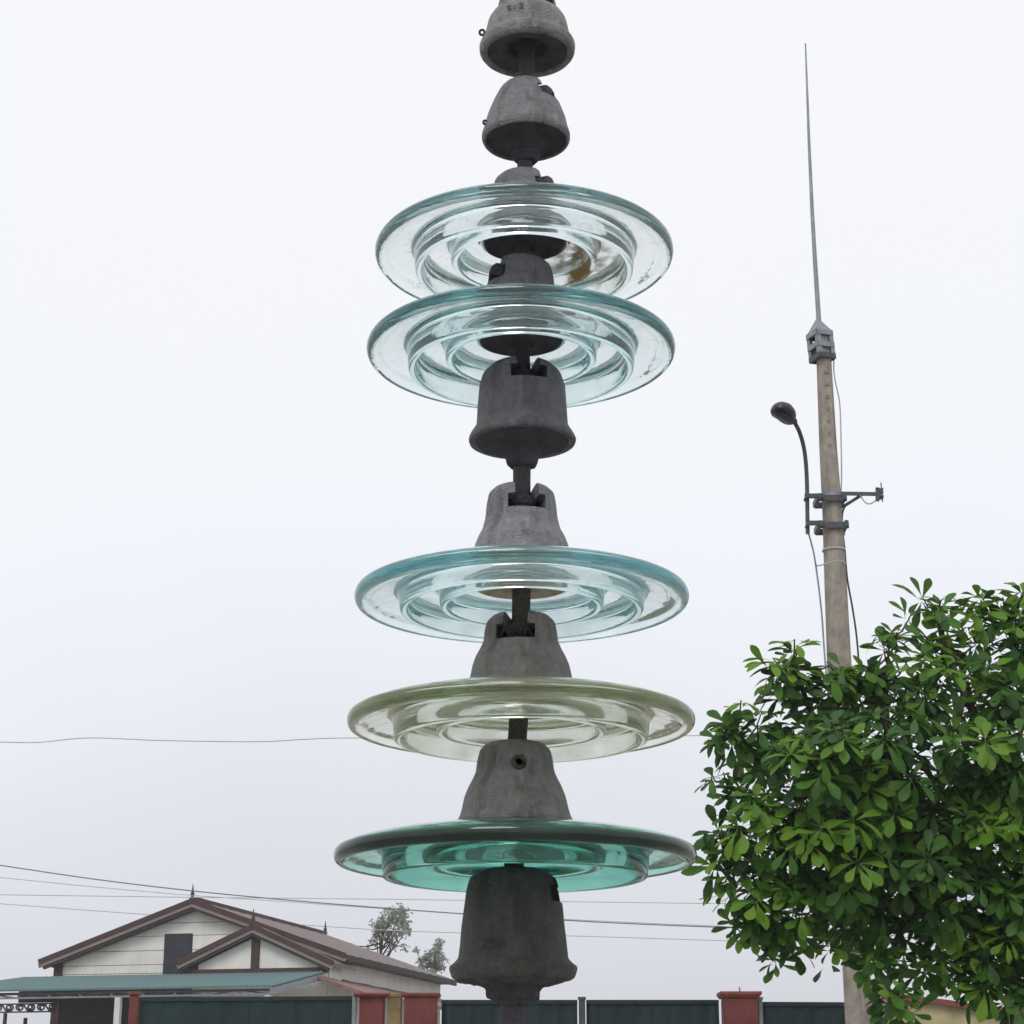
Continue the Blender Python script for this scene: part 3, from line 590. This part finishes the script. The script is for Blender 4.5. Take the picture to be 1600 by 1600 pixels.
# ------------------------------------------------------------------ house
ALPHA = math.radians(14.3); HV = 42.0
V_ = Vector((math.sin(ALPHA), math.cos(ALPHA), 0)); U_ = Vector((math.cos(ALPHA), -math.sin(ALPHA), 0))
apex = at(308, 1408, HV); H0 = Vector((apex.x, apex.y, 0))
house = empty('house', H0, -ALPHA); tag(house, 'cream gabled house with red-brown trim and brown roof behind the fence', 'house')
def hp(px, py, v=0.0):                                      # picture point -> (u, z) on the facade plane pushed back by v
    d = ray(px, py); o = Vector((0, 0, EYE)) - H0
    t = (v - o.dot(V_)) / d.dot(V_); q = o + d * t; return Vector((q.dot(U_), 0, q.z))
def hs(px, py, u):                                          # picture point -> (v, z) on a plane along the house's side
    d = ray(px, py); o = Vector((0, 0, EYE)) - H0
    t = (u - o.dot(U_)) / d.dot(U_); q = o + d * t; return Vector((u, q.dot(V_), q.z))
A = hp(308, 1408); EL = hp(70, 1503); ER = Vector((-EL.x, 0, EL.z))
slope = (A.z - EL.z) / (A.x - EL.x)
ridge_end = hs(510, 1463, 0.0).y; LEN = ridge_end
WL, WR = hp(94, 1503).x, -hp(94, 1503).x                    # wall lines
wall_top = lambda x: A.z - abs(x) * slope - .22
zb = hp(308, 1522).z - .6
# plank courses of the gable, cut around the dark door
dx0, dx1 = hp(258, 1480).x, hp(301, 1480).x; dz1 = hp(280, 1459).z
rows = [hp(308, y).z for y in (1519, 1505.5, 1483.5, 1461, 1441, 1424)]; rows = [zb] + rows + [A.z - .15]
def clip_row(z0, z1, xa, xb):
    g_ = .012; z1 = min(z1 - g_, wall_top(0)); poly = []
    if z1 <= z0: return None
    def xl(z): return (A.z - .22 - z) / slope
    a0, a1 = max(xa, -xl(z0)), max(xa, -xl(z1)); b0, b1 = min(xb, xl(z0)), min(xb, xl(z1))
    if b0 - a0 < .02: return None
    poly = [(a0, z0), (b0, z0)]
    zk = A.z - .22 - abs(xb) * slope
    if b1 < b0 - 1e-3 and z0 < zk < z1: poly.append((b0, zk))
    if b1 - a1 > 1e-3: poly += [(b1, z1), (a1, z1)]
    else: poly.append(((a1 + b1) / 2, z1))
    zk = A.z - .22 - abs(xa) * slope
    if a1 > a0 + 1e-3 and z0 < zk < z1: poly.append((a0, zk))
    return poly
for i in range(len(rows) - 1):
    segs = [(WL, WR)] if rows[i] >= dz1 - .05 else [(WL, dx0 - .01), (dx1 + .01, WR)]
    for xa, xb in segs:
        p = clip_row(rows[i], rows[i + 1], xa, xb)
        if p: MB().prism(p, -.03 - .006 * (i % 2), .0).build('siding_plank', M['siding'], house)
zp = A.z - .24
m = MB().prism([(WL, 0), (WR, 0), (WR, wall_top(WR) - .02), (0, wall_top(0) - .02), (WL, wall_top(WL) - .02)], .02, .12); m.build('gable_backing', M['soffit'], house)
dz0 = zb
MB().box((dx0, -.05, dz0), (dx1, .01, dz1)).build('shutter', M['shutter'], house)
# roof: two slabs with overhang, barge boards, eaves
OV = .24
def slab(s):
    x1 = abs(EL.x) * 1.0; t = .10
    z = lambda x: A.z - abs(x) * slope
    m = MB(); n = 26
    vv, ff = [], []
    for j in range(n + 1):
        y = -OV + (LEN + 2 * OV - .4) * j / n
        bump = .02 if j % 2 else 0
        vv += [(0, y, z(0) + bump), (s * x1, y, z(x1) + bump)]
    for j in range(n): ff.append((2 * j, 2 * j + 1, 2 * j + 3, 2 * j + 2))
    k0 = len(vv); vv += [(p[0], p[1], p[2] - t) for p in vv[:k0]]; ff += [tuple(reversed([q + k0 for q in q4])) for q4 in ff[:n]]
    ff += [(0, 1, k0 + 1, k0), (k0 - 2, k0 - 1, 2 * k0 - 1, 2 * k0 - 2)] + [(2 * j + 1, 2 * j + 3, k0 + 2 * j + 3, k0 + 2 * j + 1) for j in range(n)]
    m.add(vv, ff); return m.build('roof_slope', M['roof'], house)
slab(-1); slab(1)
def barge(ax_, az_, s, ln, y, sl, lip=.0):
    a = Vector((ax_, y, az_ + .01)); b_ = Vector((ax_ + s * ln, y, az_ + .01 - ln * sl)); up = (0, 0, 1)
    MB().bar(a + Vector((0, -.02, -.03)), b_ + Vector((0, -.02, -.03)), .05, .10).build('barge_board', M['trim'], house)
    MB().bar(a + Vector((0, 0.0, -.12)), b_ + Vector((0, 0.0, -.12)), .05, .08).build('barge_strip', M['soffit'], house)
    MB().bar(a + Vector((0, .04, -.19)), b_ + Vector((-s * .1, .04, -.19 + .1 * sl)), .09, .06).build('rafter', M['dark_wood'], house)
ln = abs(EL.x)
barge(0, A.z, -1, ln, -OV - .02, slope); barge(0, A.z, 1, ln, -OV - .02, slope)
MB().box((WL - .09, -.10, 2.5), (WL + .09, .0, wall_top(WL) + .05)).build('corner_post', M['trim'], house)
# side wall, eave board, lower side roof
WRz = wall_top(WR)
m = MB(); m.box((WR - .12, .02, 0), (WR, LEN - .3, WRz)); m.build('side_wall', M['siding'], house)
z_e = A.z - ln * slope
MB().bar((ln - .01, -OV, z_e - .06), (ln - .01, LEN + OV - .4, z_e - .06), .05, .12).build('gutter', M['dark_wood'], house)
MB().bar((ln - .35, -OV, z_e - .07), (ln - .35, LEN + OV - .42, z_e - .07), .62, .03).build('soffit_board', M['soffit'], house)
s0 = hs(510, 1526, WR); s1 = hs(690, 1559, WR)
sz_ = s0.z
m = MB(); n = 14; y0, y1 = -1.6, LEN + .5; vv, ff = [], []
for j in range(n + 1):
    y = y0 + (y1 - y0) * j / n; bmp = .015 if j % 2 else 0
    vv += [(WR + .01, y, sz_ + bmp), (WR + 1.3, y, sz_ - .42 + bmp), (WR + .01, y, sz_ - .06), (WR + 1.3, y, sz_ - .48)]
for j in range(n):
    a = 4 * j; ff += [(a, a + 1, a + 5, a + 4), (a + 2, a + 6, a + 7, a + 3), (a + 1, a + 3, a + 7, a + 5)]
ff += [(0, 2, 3, 1), (4 * n, 4 * n + 1, 4 * n + 3, 4 * n + 2)]
m.add(vv, ff); m.build('side_roof', M['roof_red'], house)
# front wing with its own small gable
WV = -.9
B = hp(400, 1447, WV); BL = hp(283, 1504, WV); sl2 = (B.z - BL.z) / (B.x - BL.x)
bw = B.x - BL.x; br = hp(525, 1504, WV).x - B.x
for s, l_ in ((-1, bw), (1, br)):
    sl_ = sl2 if s < 0 else (B.z - hp(525, 1504, WV).z) / br
    m = MB(); m.add([(B.x, WV - .15, B.z), (B.x + s * l_, WV - .15, B.z - l_ * sl_), (B.x + s * l_, .4, B.z - l_ * sl_), (B.x, .4, B.z),
                     (B.x, WV - .15, B.z - .09), (B.x + s * l_, WV - .15, B.z - l_ * sl_ - .09), (B.x + s * l_, .4, B.z - l_ * sl_ - .09), (B.x, .4, B.z - .09)],
                    [(0, 1, 2, 3), (7, 6, 5, 4), (0, 4, 5, 1), (1, 5, 6, 2), (2, 6, 7, 3), (3, 7, 4, 0)])
    m.build('wing_roof_slope', M['roof'], house)
    barge(B.x, B.z, s, l_, WV - .17, sl_)
p0, p1, pc_ = hp(304, 1510, WV).x, hp(505, 1510, WV).x, hp(400, 1480, WV).x
zb2, zb1 = hp(400, 1517, WV).z, hp(400, 1522, WV).z
def wt(x): return B.z - abs(x - B.x) * sl2 - .30
MB().prism([(p0 + .06, zb2 + .05), (pc_ - .09, zb2 + .05), (pc_ - .09, wt(pc_ - .09) + .08), (p0 + .06, wt(p0 + .06) + .08)], WV, WV + .06).build('wing_panel', M['siding'], house)
MB().prism([(pc_ + .09, zb2 + .05), (p1 - .04, zb2 + .05), (p1 - .04, wt(p1 - .04) + .08), (pc_ + .09, wt(pc_ + .09) + .08)], WV, WV + .06).build('wing_panel', M['siding'], house)
for x in (p0, pc_, p1): MB().box((x - .085, WV - .05, zb2), (x + .085, WV + .09, wt(x) + .14)).build('wing_post', M['trim'], house)
MB().box((p0 - .5, WV - .06, zb2 - .06), (p1 + .1, WV + .08, zb2 + .045)).build('wing_beam', M['trim'], house)
MB().box((p0 - .08, WV - .02, 0), (p1 + .08, WV + .07, zb2 - .065)).build('wing_wall', M['siding'], house)
MB().box((p1 + .0, WV + .1, 0), (p1 + .09, .0, wt(p1) + .12)).build('wing_side_wall', M['siding'], house)
# finials
for x, y, z in ((0, -OV - .02, A.z), (B.x, WV - .17, B.z), (0, LEN - .1, A.z)):
    MB().tube([(x, y, z - .05), (x, y, z + .06), (x, y, z + .13), (x, y, z + .19), (x, y, z + .34)], [.04, .03, .045, .022, .006], 10).build('finial', M['dark_wood'], house, smooth=50)
MB().bar((0, -OV, A.z + .03), (0, LEN + OV - .4, A.z + .03), .16, .07).build('ridge_cap', M['trim'], house)

# ------------------------------------------------------------------ teal carport before the house
cp = empty('carport', H0, -ALPHA); tag(cp, 'carport with a teal metal sheet roof and truss in front of the house', 'carport')
CV = -5.0
f0, f1 = hp(-120, 1544, CV), hp(425, 1545, CV); b0_, b1_ = hp(-120, 1531, -.2), hp(507, 1521.5, -1.05)
zf, zk = (f0.z + f1.z) / 2, hp(200, 1524, -1.1).z
m = MB(); n = 130; vv, ff = [], []
yb = -1.05 - .05
for j in range(n + 1):
    t = j / n; bm_ = .014 if j % 2 else 0
    xf = f0.x + (f1.x - f0.x) * t; xb_ = f0.x + (b1_.x - f0.x) * t
    vv += [(xf, CV, zf + bm_), (xb_, yb, zk + bm_), (xf, CV, zf - .03), (xb_, yb, zk - .03)]
for j in range(n):
    a = 4 * j; ff += [(a, a + 4, a + 5, a + 1), (a + 2, a + 3, a + 7, a + 6), (a, a + 2, a + 6, a + 4), (a + 1, a + 5, a + 7, a + 3)]
ff += [(0, 1, 3, 2), (4 * n, 4 * n + 2, 4 * n + 3, 4 * n + 1)]
m.add(vv, ff); m.build('roof_sheet', M['teal_roof'], cp)
zt_, zl = zf - .07, hp(150, 1557.5, CV + .1).z
xa, xb_ = f0.x + .05, f1.x - .05
MB().bar((xa, CV + .12, zt_), (xb_, CV + .12, zt_), .05, .05).build('top_chord', M['galv_dark'], cp)
MB().bar((xa, CV + .12, zl), (xb_, CV + .12, zl), .05, .035).build('bottom_chord', M['galv'], cp)
nn = 11
for j in range(nn + 1):
    x = xa + (xb_ - xa) * j / nn
    MB().bar((x, CV + .12, zl), (x, CV + .12, zt_), .04, .04, up=(0, 1, 0)).build('truss_upright', M['galv'], cp)
    if j < nn: MB().bar((x, CV + .12, zl if j % 2 else zt_), (x + (xb_ - xa) / nn, CV + .12, zt_ if j % 2 else zl), .025, .025).build('truss_diagonal', M['galv_dark'], cp)
for px in (-70, 180, 415):
    x = hp(px, 1575, CV).x; MB().box((x - .055, CV + .07, 0), (x + .055, CV + .17, zl - .018)).build('post', M['white_post'], cp)
MB().bar((b1_.x - .02, yb, zk - .1), (f1.x - .02, CV, zf - .1), .05, .12).build('verge_rail', M['galv'], cp)
xo = hp(97, 1575, -1.1).x
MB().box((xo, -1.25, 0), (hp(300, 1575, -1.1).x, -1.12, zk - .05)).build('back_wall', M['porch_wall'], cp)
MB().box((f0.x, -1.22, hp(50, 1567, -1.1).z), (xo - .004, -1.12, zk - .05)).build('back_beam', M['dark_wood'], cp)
# scroll grille hanging in the left opening
gx0, gx1 = hp(-60, 1575, -1.3).x, xo; gz1, gz0 = hp(50, 1567, -1.3).z, hp(50, 1581, -1.3).z
gr = empty('scroll_grille', H0, -ALPHA); tag(gr, 'dark iron scroll grille under the carport roof at the far left', 'grille')
for z in (gz0, gz1 - .02): MB().bar((gx0, -1.3, z), (gx1, -1.3, z), .025, .03).build('rail', M['dark_wood'], gr)
ns = 9; wd = (gx1 - gx0) / ns; hh = (gz1 - gz0) / 2
for j in range(ns):
    c = Vector((gx0 + wd * (j + .5), -1.3, (gz0 + gz1) / 2)); pts_ = []
    for q_ in range(25):
        t = q_ / 24; a = t * 3.4 * math.pi + (0 if j % 2 else math.pi); r_ = (1 - .75 * t)
        pts_.append(c + Vector((math.cos(a) * r_ * wd * .46, 0, math.sin(a) * r_ * hh * .9)))
    MB().tube(pts_, .02, 5).build('scroll', M['dark_wood'], gr, smooth=60)
for px in (40, 8): 
    x = hp(px, 1590, -1.3).x; MB().box((x - .03, -1.33, 0), (x + .03, -1.27, gz0 - (.12 if px == 40 else .02))).build('upright', M['dark_wood'], gr)

# ------------------------------------------------------------------ foliage tools
def leaf_mesh(L_, W, bend, fold, kind=0):
    """obovate leaf from the origin along +x, face up"""
    st = [(0, .05), (.14, .10), (.34, .36), (.56, .76), (.74, 1.0), (.88, .82), (.97, .36), (1.0, .05)]
    v, f = [], []
    for t, w in st:
        x = L_ * t; z = -bend * L_ * t * t; hw_ = W * w / 2
        v += [(x, hw_, z + fold * hw_), (x, 0, z), (x, -hw_, z + fold * hw_)]
    for i in range(len(st) - 1):
        a = 3 * i; f += [(a, a + 1, a + 4, a + 3), (a + 1, a + 2, a + 5, a + 4)]
    return v, f
def frame(dirv, up):
    x = dirv.normalized(); y = up.cross(x)
    if y.length < 1e-3: y = Vector((0, 1, 0)).cross(x)
    y.normalize(); z = x.cross(y)
    m = Matrix.Identity(4)
    for i in range(3): m[i][0], m[i][1], m[i][2] = x[i], y[i], z[i]
    return m

# ------------------------------------------------------------------ broad-leaved tree at the right
TY = 11.0
tk = mpp(1350, 1250, TY)
# foliage clumps: picture place, radius, offset in distance, density
BL_ = [(1242, 1012, 16, .1, 1), (1228, 1052, 28, 0, 1), (1390, 998, 24, .1, 1), (1350, 1062, 55, .25, 1), (1275, 1105, 64, .1, 1), (1478, 962, 22, .2, .45), (1522, 992, 36, .25, .45), (1575, 966, 36, .2, .55), (1595, 1005, 36, .1, .7),
       (1440, 1075, 68, -.1, 1), (1555, 1075, 72, .1, 1), (1146, 1140, 26, 0, 1), (1192, 1160, 58, .1, 1), (1290, 1195, 90, -.3, 1.1), (1400, 1175, 90, -.35, 1.1),
       (1530, 1185, 90, -.1, 1), (1130, 1212, 7, 0, .8), (1152, 1238, 22, 0, .8), (1148, 1312, 30, .1, 1), (1205, 1280, 70, -.1, 1.05), (1142, 1368, 10, 0, .8), (1185, 1388, 46, -.1, 1), (1310, 1310, 100, -.2, 1.1), (1430, 1310, 90, -.2, 1),
       (1560, 1320, 85, -.1, 1), (1255, 1408, 60, -.1, 1.05), (1210, 1445, 24, 0, .9), (1232, 1472, 9, 0, .7), (1330, 1412, 55, 0, 1), (1300, 1478, 7, 0, .6), (1372, 1492, 30, -.1, 1), (1400, 1550, 24, -.2, 1),
       (1480, 1415, 50, 0, .9), (1445, 1505, 20, .1, .9), (1560, 1480, 56, 0, 1), (1610, 1440, 66, 0, 1), (1500, 1240, 95, .5, .9), (1350, 1240, 105, .55, .9), (1260, 1310, 85, .5, .9), (1400, 1370, 80, .5, .8),
       (1660, 1010, 75, .1, .7), (1690, 1150, 120, 0, .7), (1690, 1330, 120, 0, .7), (1680, 1480, 80, 0, .7), (1800, 1180, 110, .1, .5), (1810, 1340, 110, .1, .5),
       (1132, 1126, 7, 0, .2), (1136, 1275, 7, .05, .2), (1130, 1335, 6, 0, .2), (1160, 1425, 6, 0, .2), (1206, 1032, 6, 0, .2), (1418, 962, 6, .1, .2), (1470, 938, 8, .2, .2), (1510, 945, 10, .25, .3), (1560, 940, 12, .2, .4), (1590, 950, 12, .2, .4), (1175, 1432, 20, 0, .8), (1240, 990, 8, .1, .3), (1125, 1150, 10, 0, .4), (1118, 1210, 7, 0, .3), (1124, 1300, 12, .05, .4), (1118, 1345, 9, 0, .3), (1122, 1385, 9, 0, .3), (1150, 1440, 9, 0, .3), (1190, 1478, 9, 0, .3), (1215, 1500, 8, 0, .3), (1160, 1100, 9, 0, .3), (1200, 1062, 10, 0, .4), (1440, 930, 10, .2, .3), (1530, 928, 12, .2, .4), (1600, 925, 14, .2, .4), (1575, 1555, 10, 0, .3), (1520, 1535, 9, 0, .3), (1425, 1575, 9, -.2, .3), (1300, 1060, 30, .15, 1), (1440, 1010, 30, .2, .8), (1505, 1030, 34, .2, .8), (1590, 1045, 44, .15, 1), (1540, 960, 22, .2, .7), (1600, 965, 26, .2, .8), (1600, 1540, 34, 0, 1), (1530, 1525, 26, 0, .9), (1480, 1500, 26, 0, .9), (1590, 1230, 70, -.1, 1), (1595, 1380, 60, -.1, 1)]
tips = []
RT = random.Random(21)
for bx, by, br_, dy, den in BL_:
    c = at(bx, by, TY + dy); r_ = br_ * tk
    cnt = int(max(3, 4.6 * den * (r_ / .13) ** 2.0 + (3 if br_ > 10 else 1)))
    tries = 0; got = 0
    while got < cnt and tries < cnt * 10:
        tries += 1
        d_ = Vector((RT.gauss(0, 1), RT.gauss(0, 1), RT.gauss(0, 1))).normalized()
        rr_ = RT.random() ** .45
        p = c + Vector((d_.x * r_, d_.y * r_ * .9, d_.z * r_)) * rr_
        if any((p - q[0]).length_squared < .069 ** 2 for q in tips): continue
        tips.append((p, d_, c)); got += 1
base = Vector((at(1730, 1500, TY).x, TY + .2, 0))
tree = empty('broadleaf_tree', base); tag(tree, 'leafy green tree with big rosettes of leaves in front of the concrete pole', 'tree')
fork = base + Vector((-.05, 0, 1.75))
MB().tube(rel(tree, spline([base - Vector((0, 0, .1)), base + Vector((.04, 0, .5)), base + Vector((-.02, .02, 1.1)), fork, fork + Vector((-.15, 0, .5))], 6)), [.16 - .003 * k for k in range(25)], 14).build('trunk', M['bark'], tree, smooth=70)
limbs = [[(1640, 1480), (1560, 1400), (1480, 1330), (1400, 1270), (1320, 1200), (1270, 1120), (1240, 1030)],
         [(1660, 1400), (1620, 1280), (1570, 1190), (1520, 1110), (1480, 1020), (1460, 950)],
         [(1690, 1380), (1660, 1200), (1610, 1080), (1575, 970)],
         [(1640, 1470), (1540, 1440), (1440, 1420), (1330, 1400), (1230, 1380), (1150, 1350)],
         [(1500, 1345), (1400, 1330), (1300, 1310), (1200, 1270), (1130, 1220)],
         [(1410, 1280), (1390, 1180), (1385, 1080), (1390, 1000)],
         [(1440, 1420), (1400, 1470), (1385, 1540)], [(1330, 1400), (1260, 1440), (1200, 1480)], [(1330, 1210), (1250, 1190), (1150, 1150)], [(1540, 1440), (1540, 1490), (1450, 1510)]]
limb_pts = []; inner_pts = []
for i, l_ in enumerate(limbs):
    first = [fork if i < 4 else None]
    ps = [at(x, y, TY + .22 + .12 * math.sin(i * 2.1 + k_)) for k_, (x, y) in enumerate(l_)]
    if i < 4: ps = [fork + Vector((0, 0, .05 * i))] + ps
    sp = spline(ps, 6); r0 = .062 if i < 4 else .030; limb_pts += sp; inner_pts += sp[:int(len(sp) * .66)]
    MB().tube(rel(tree, sp), [r0 * (1 - .82 * k_ / (len(sp) - 1)) for k_ in range(len(sp))], 8).build('branch', M['bark'], tree, smooth=70)
tw = MB()
leaves = []
VAR = [leaf_mesh(1, .40, .16, .22), leaf_mesh(1, .44, .30, .14), leaf_mesh(1, .37, .08, .28), leaf_mesh(1, .42, .48, .12), leaf_mesh(1, .34, .62, .34), leaf_mesh(1, .46, -.10, .18), leaf_mesh(1, .38, .22, .50)]
for p, d_, c in tips:
    near = min(limb_pts, key=lambda q: (q - p).length_squared)
    st_ = near.lerp(p, max(0.0, 1 - .75 / max(.75, (near - p).length)))
    ax_ = (d_ * .75 + Vector((0, -.5, .75))).normalized()
    mid = st_.lerp(p, .6) + Vector((0, 0, -.03))
    tw.tube(rel(tree, [st_, mid, p]), [.008, .006, .004], 4, caps=False)
    fr_ = frame(ax_, Vector((.3, .2, .9)))
    bright = RT.random() < (.50 if d_.z > .1 else .15); nl = RT.randint(8, 11); a0 = RT.random() * 6.28; big = RT.uniform(.115, .170)
    for j in range(nl):
        a = a0 + j * 2.399; tilt = math.radians(RT.uniform(-12, 6) + (j / nl) * 34)          # angle above the plane across the twig
        loc_d = Vector((math.sin(tilt), math.cos(tilt) * math.cos(a), math.cos(tilt) * math.sin(a)))
        dw = (fr_.to_3x3() @ loc_d); dw = (dw + Vector((0, 0, -.12))).normalized()
        upv = (ax_ * .8 + Vector((0, 0, .5)) + Vector((RT.gauss(0, .22), RT.gauss(0, .22), RT.gauss(0, .22)))).normalized()
        Mx = frame(dw, upv); Mx.translation = p + dw * .012 - ax_ * (.012 * j * .6)
        leaves.append((Mx, big * RT.choice((.6, .8, .9, .95, 1.0, 1.0, 1.05, 1.1)), RT.randrange(7), bright))
for q in inner_pts[::2]:                                    # filler leaves added deep in the crown, in the darker green, to block sky
    if q.z < 2.0 or q.x > 4.2: continue
    for _ in range(22):
        dw = Vector((RT.gauss(0, 1), RT.gauss(0, 1), RT.gauss(0, .6))).normalized(); p = q + Vector((RT.gauss(0, .15), RT.gauss(.12, .15), RT.gauss(0, .15)))
        Mx = frame(dw, Vector((RT.gauss(0, .4), RT.gauss(-.3, .4), 1)).normalized()); Mx.translation = p
        leaves.append((Mx, RT.uniform(.12, .17), RT.randrange(7), False))
o = tw.build('twigs', M['bark'], tree, smooth=80); o['kind'] = 'stuff'
def in_view(p):
    q = p - Vector((0, 0, EYE)); c, s_ = math.cos(PITCH), math.sin(PITCH); dep = q.y * c + q.z * s_
    X = 800 + FPX * q.x / dep; Y = 800 - FPX * (q.z * c - q.y * s_) / dep; return X < 1590 and Y < 1590
order = sorted(range(len(leaves)), key=lambda k_: (0 if in_view(leaves[k_][0].translation) else 1, leaves[k_][0].translation.length / leaves[k_][1] ** .5))
single = set(order[:300])
lm = {}
for bright in (False, True):
    for vi in range(7):
        q_ = mesh_from(*VAR[vi], 180); q_.materials.append(M['bright_leaf' if bright else 'leaf']); q_.name = 'leaf'; lm[bright, vi] = q_
acc = {False: ([], []), True: ([], [])}
T0 = Matrix.Translation(-Vector(tree.location))
for k_, (Mx, sc, vi, bright) in enumerate(leaves):
    W_ = T0 @ Mx @ Matrix.Scale(sc, 4)
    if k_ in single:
        o = bpy.data.objects.new('leaf', lm[bright, vi]); link(o, tree); o.matrix_local = W_
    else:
        big_v, big_f = acc[bright]; n0 = len(big_v); v, f = VAR[vi]
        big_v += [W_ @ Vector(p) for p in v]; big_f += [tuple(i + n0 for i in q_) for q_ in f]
for bright in (False, True):
    o = obj('foliage', mesh_from(*acc[bright], 180), M['bright_leaf' if bright else 'leaf'], tree); o['kind'] = 'stuff'

# ------------------------------------------------------------------ thin far trees behind the house
def far_tree(px, pyb, pyt, halfw, Y, clumps, label, seed):
    rr = random.Random(seed); b_ = at(px, pyb, Y); b_.z = 0; root = empty('slender_tree', b_); tag(root, label, 'tree', 'thin trees behind the house')
    k = mpp(px, 1480, Y); P_ = [Vector((0, 0, 0)), at(px, 1560, Y) - b_, at(px + 3, (pyb + pyt) / 2 + 20, Y) - b_, at(px + 8, pyt + 14, Y) - b_]
    MB().tube(spline(P_, 5), [.13 - .0075 * j for j in range(16)], 8).build('trunk', M['bark'], root, smooth=70)
    vv, ff = [], []
    for j, (cx, cy, cr_, dens) in enumerate(clumps):
        c = at(cx, cy, Y + rr.uniform(-.6, .6)) - b_; t_ = P_[2].lerp(P_[3], rr.uniform(0, .7))
        MB().tube([t_, t_.lerp(c, .5) + Vector((0, 0, -.06)), c], [.035, .022, .010], 5).build('branch', M['bark'], root, smooth=70)
        for _ in range(int(dens * .95)):
            d_ = Vector((rr.gauss(0, 1), rr.gauss(0, 1), rr.gauss(0, 1))).normalized() * (rr.random() ** .5) * cr_ * k
            p = c + d_; a = Vector((rr.gauss(0, 1), rr.gauss(0, 1), rr.gauss(-.6, .6))).normalized() * rr.uniform(.10, .18)
            w = a.cross(Vector((rr.gauss(0, 1), rr.gauss(0, 1), rr.gauss(0, 1)))).normalized() * .032
            n0 = len(vv); vv += [p, p + a * .5 + w, p + a, p + a * .5 - w]; ff.append((n0, n0 + 1, n0 + 2, n0 + 3))
    o = obj('crown', mesh_from(vv, ff), M['hazed_leaf'], root); o['kind'] = 'stuff'
far_tree(590, 1590, 1415, 40, 62, [(628, 1423, 12, 150), (612, 1432, 18, 260), (628, 1438, 13, 170), (592, 1443, 12, 140), (600, 1452, 15, 170), (626, 1455, 12, 110), (588, 1458, 9, 80), (637, 1452, 7, 50), (612, 1466, 10, 70), (583, 1470, 8, 40), (612, 1480, 7, 30), (633, 1480, 7, 25), (572, 1482, 6, 30), (548, 1478, 6, 30)],
         'taller thin hazy tree showing above the house roof', 3)
far_tree(672, 1590, 1470, 30, 62, [(686, 1474, 8, 80), (682, 1486, 10, 110), (690, 1496, 9, 80), (670, 1492, 8, 80), (664, 1497, 7, 60), (676, 1506, 12, 150), (688, 1510, 8, 80), (660, 1510, 7, 40), (650, 1484, 5, 25), (655, 1500, 6, 25), (672, 1520, 8, 60)],
         'shorter thin hazy tree at the right end of the house roof', 4)

# ------------------------------------------------------------------ thin overcast haze in the air
hz = bpy.data.materials.new('haze'); hz.use_nodes = True; t = hz.node_tree; t.nodes.clear()
o_ = t.nodes.new('ShaderNodeOutputMaterial'); pv = t.nodes.new('ShaderNodeVolumePrincipled')
pv.inputs['Color'].default_value = (0.93, 0.94, 0.97, 1); pv.inputs['Density'].default_value = 0.0011; pv.inputs['Anisotropy'].default_value = 0.2
t.links.new(pv.outputs[0], o_.inputs['Volume'])
o = MB().box((-402, -402, -1), (402, 402, 13)).build('haze', hz); o['kind'] = 'stuff'
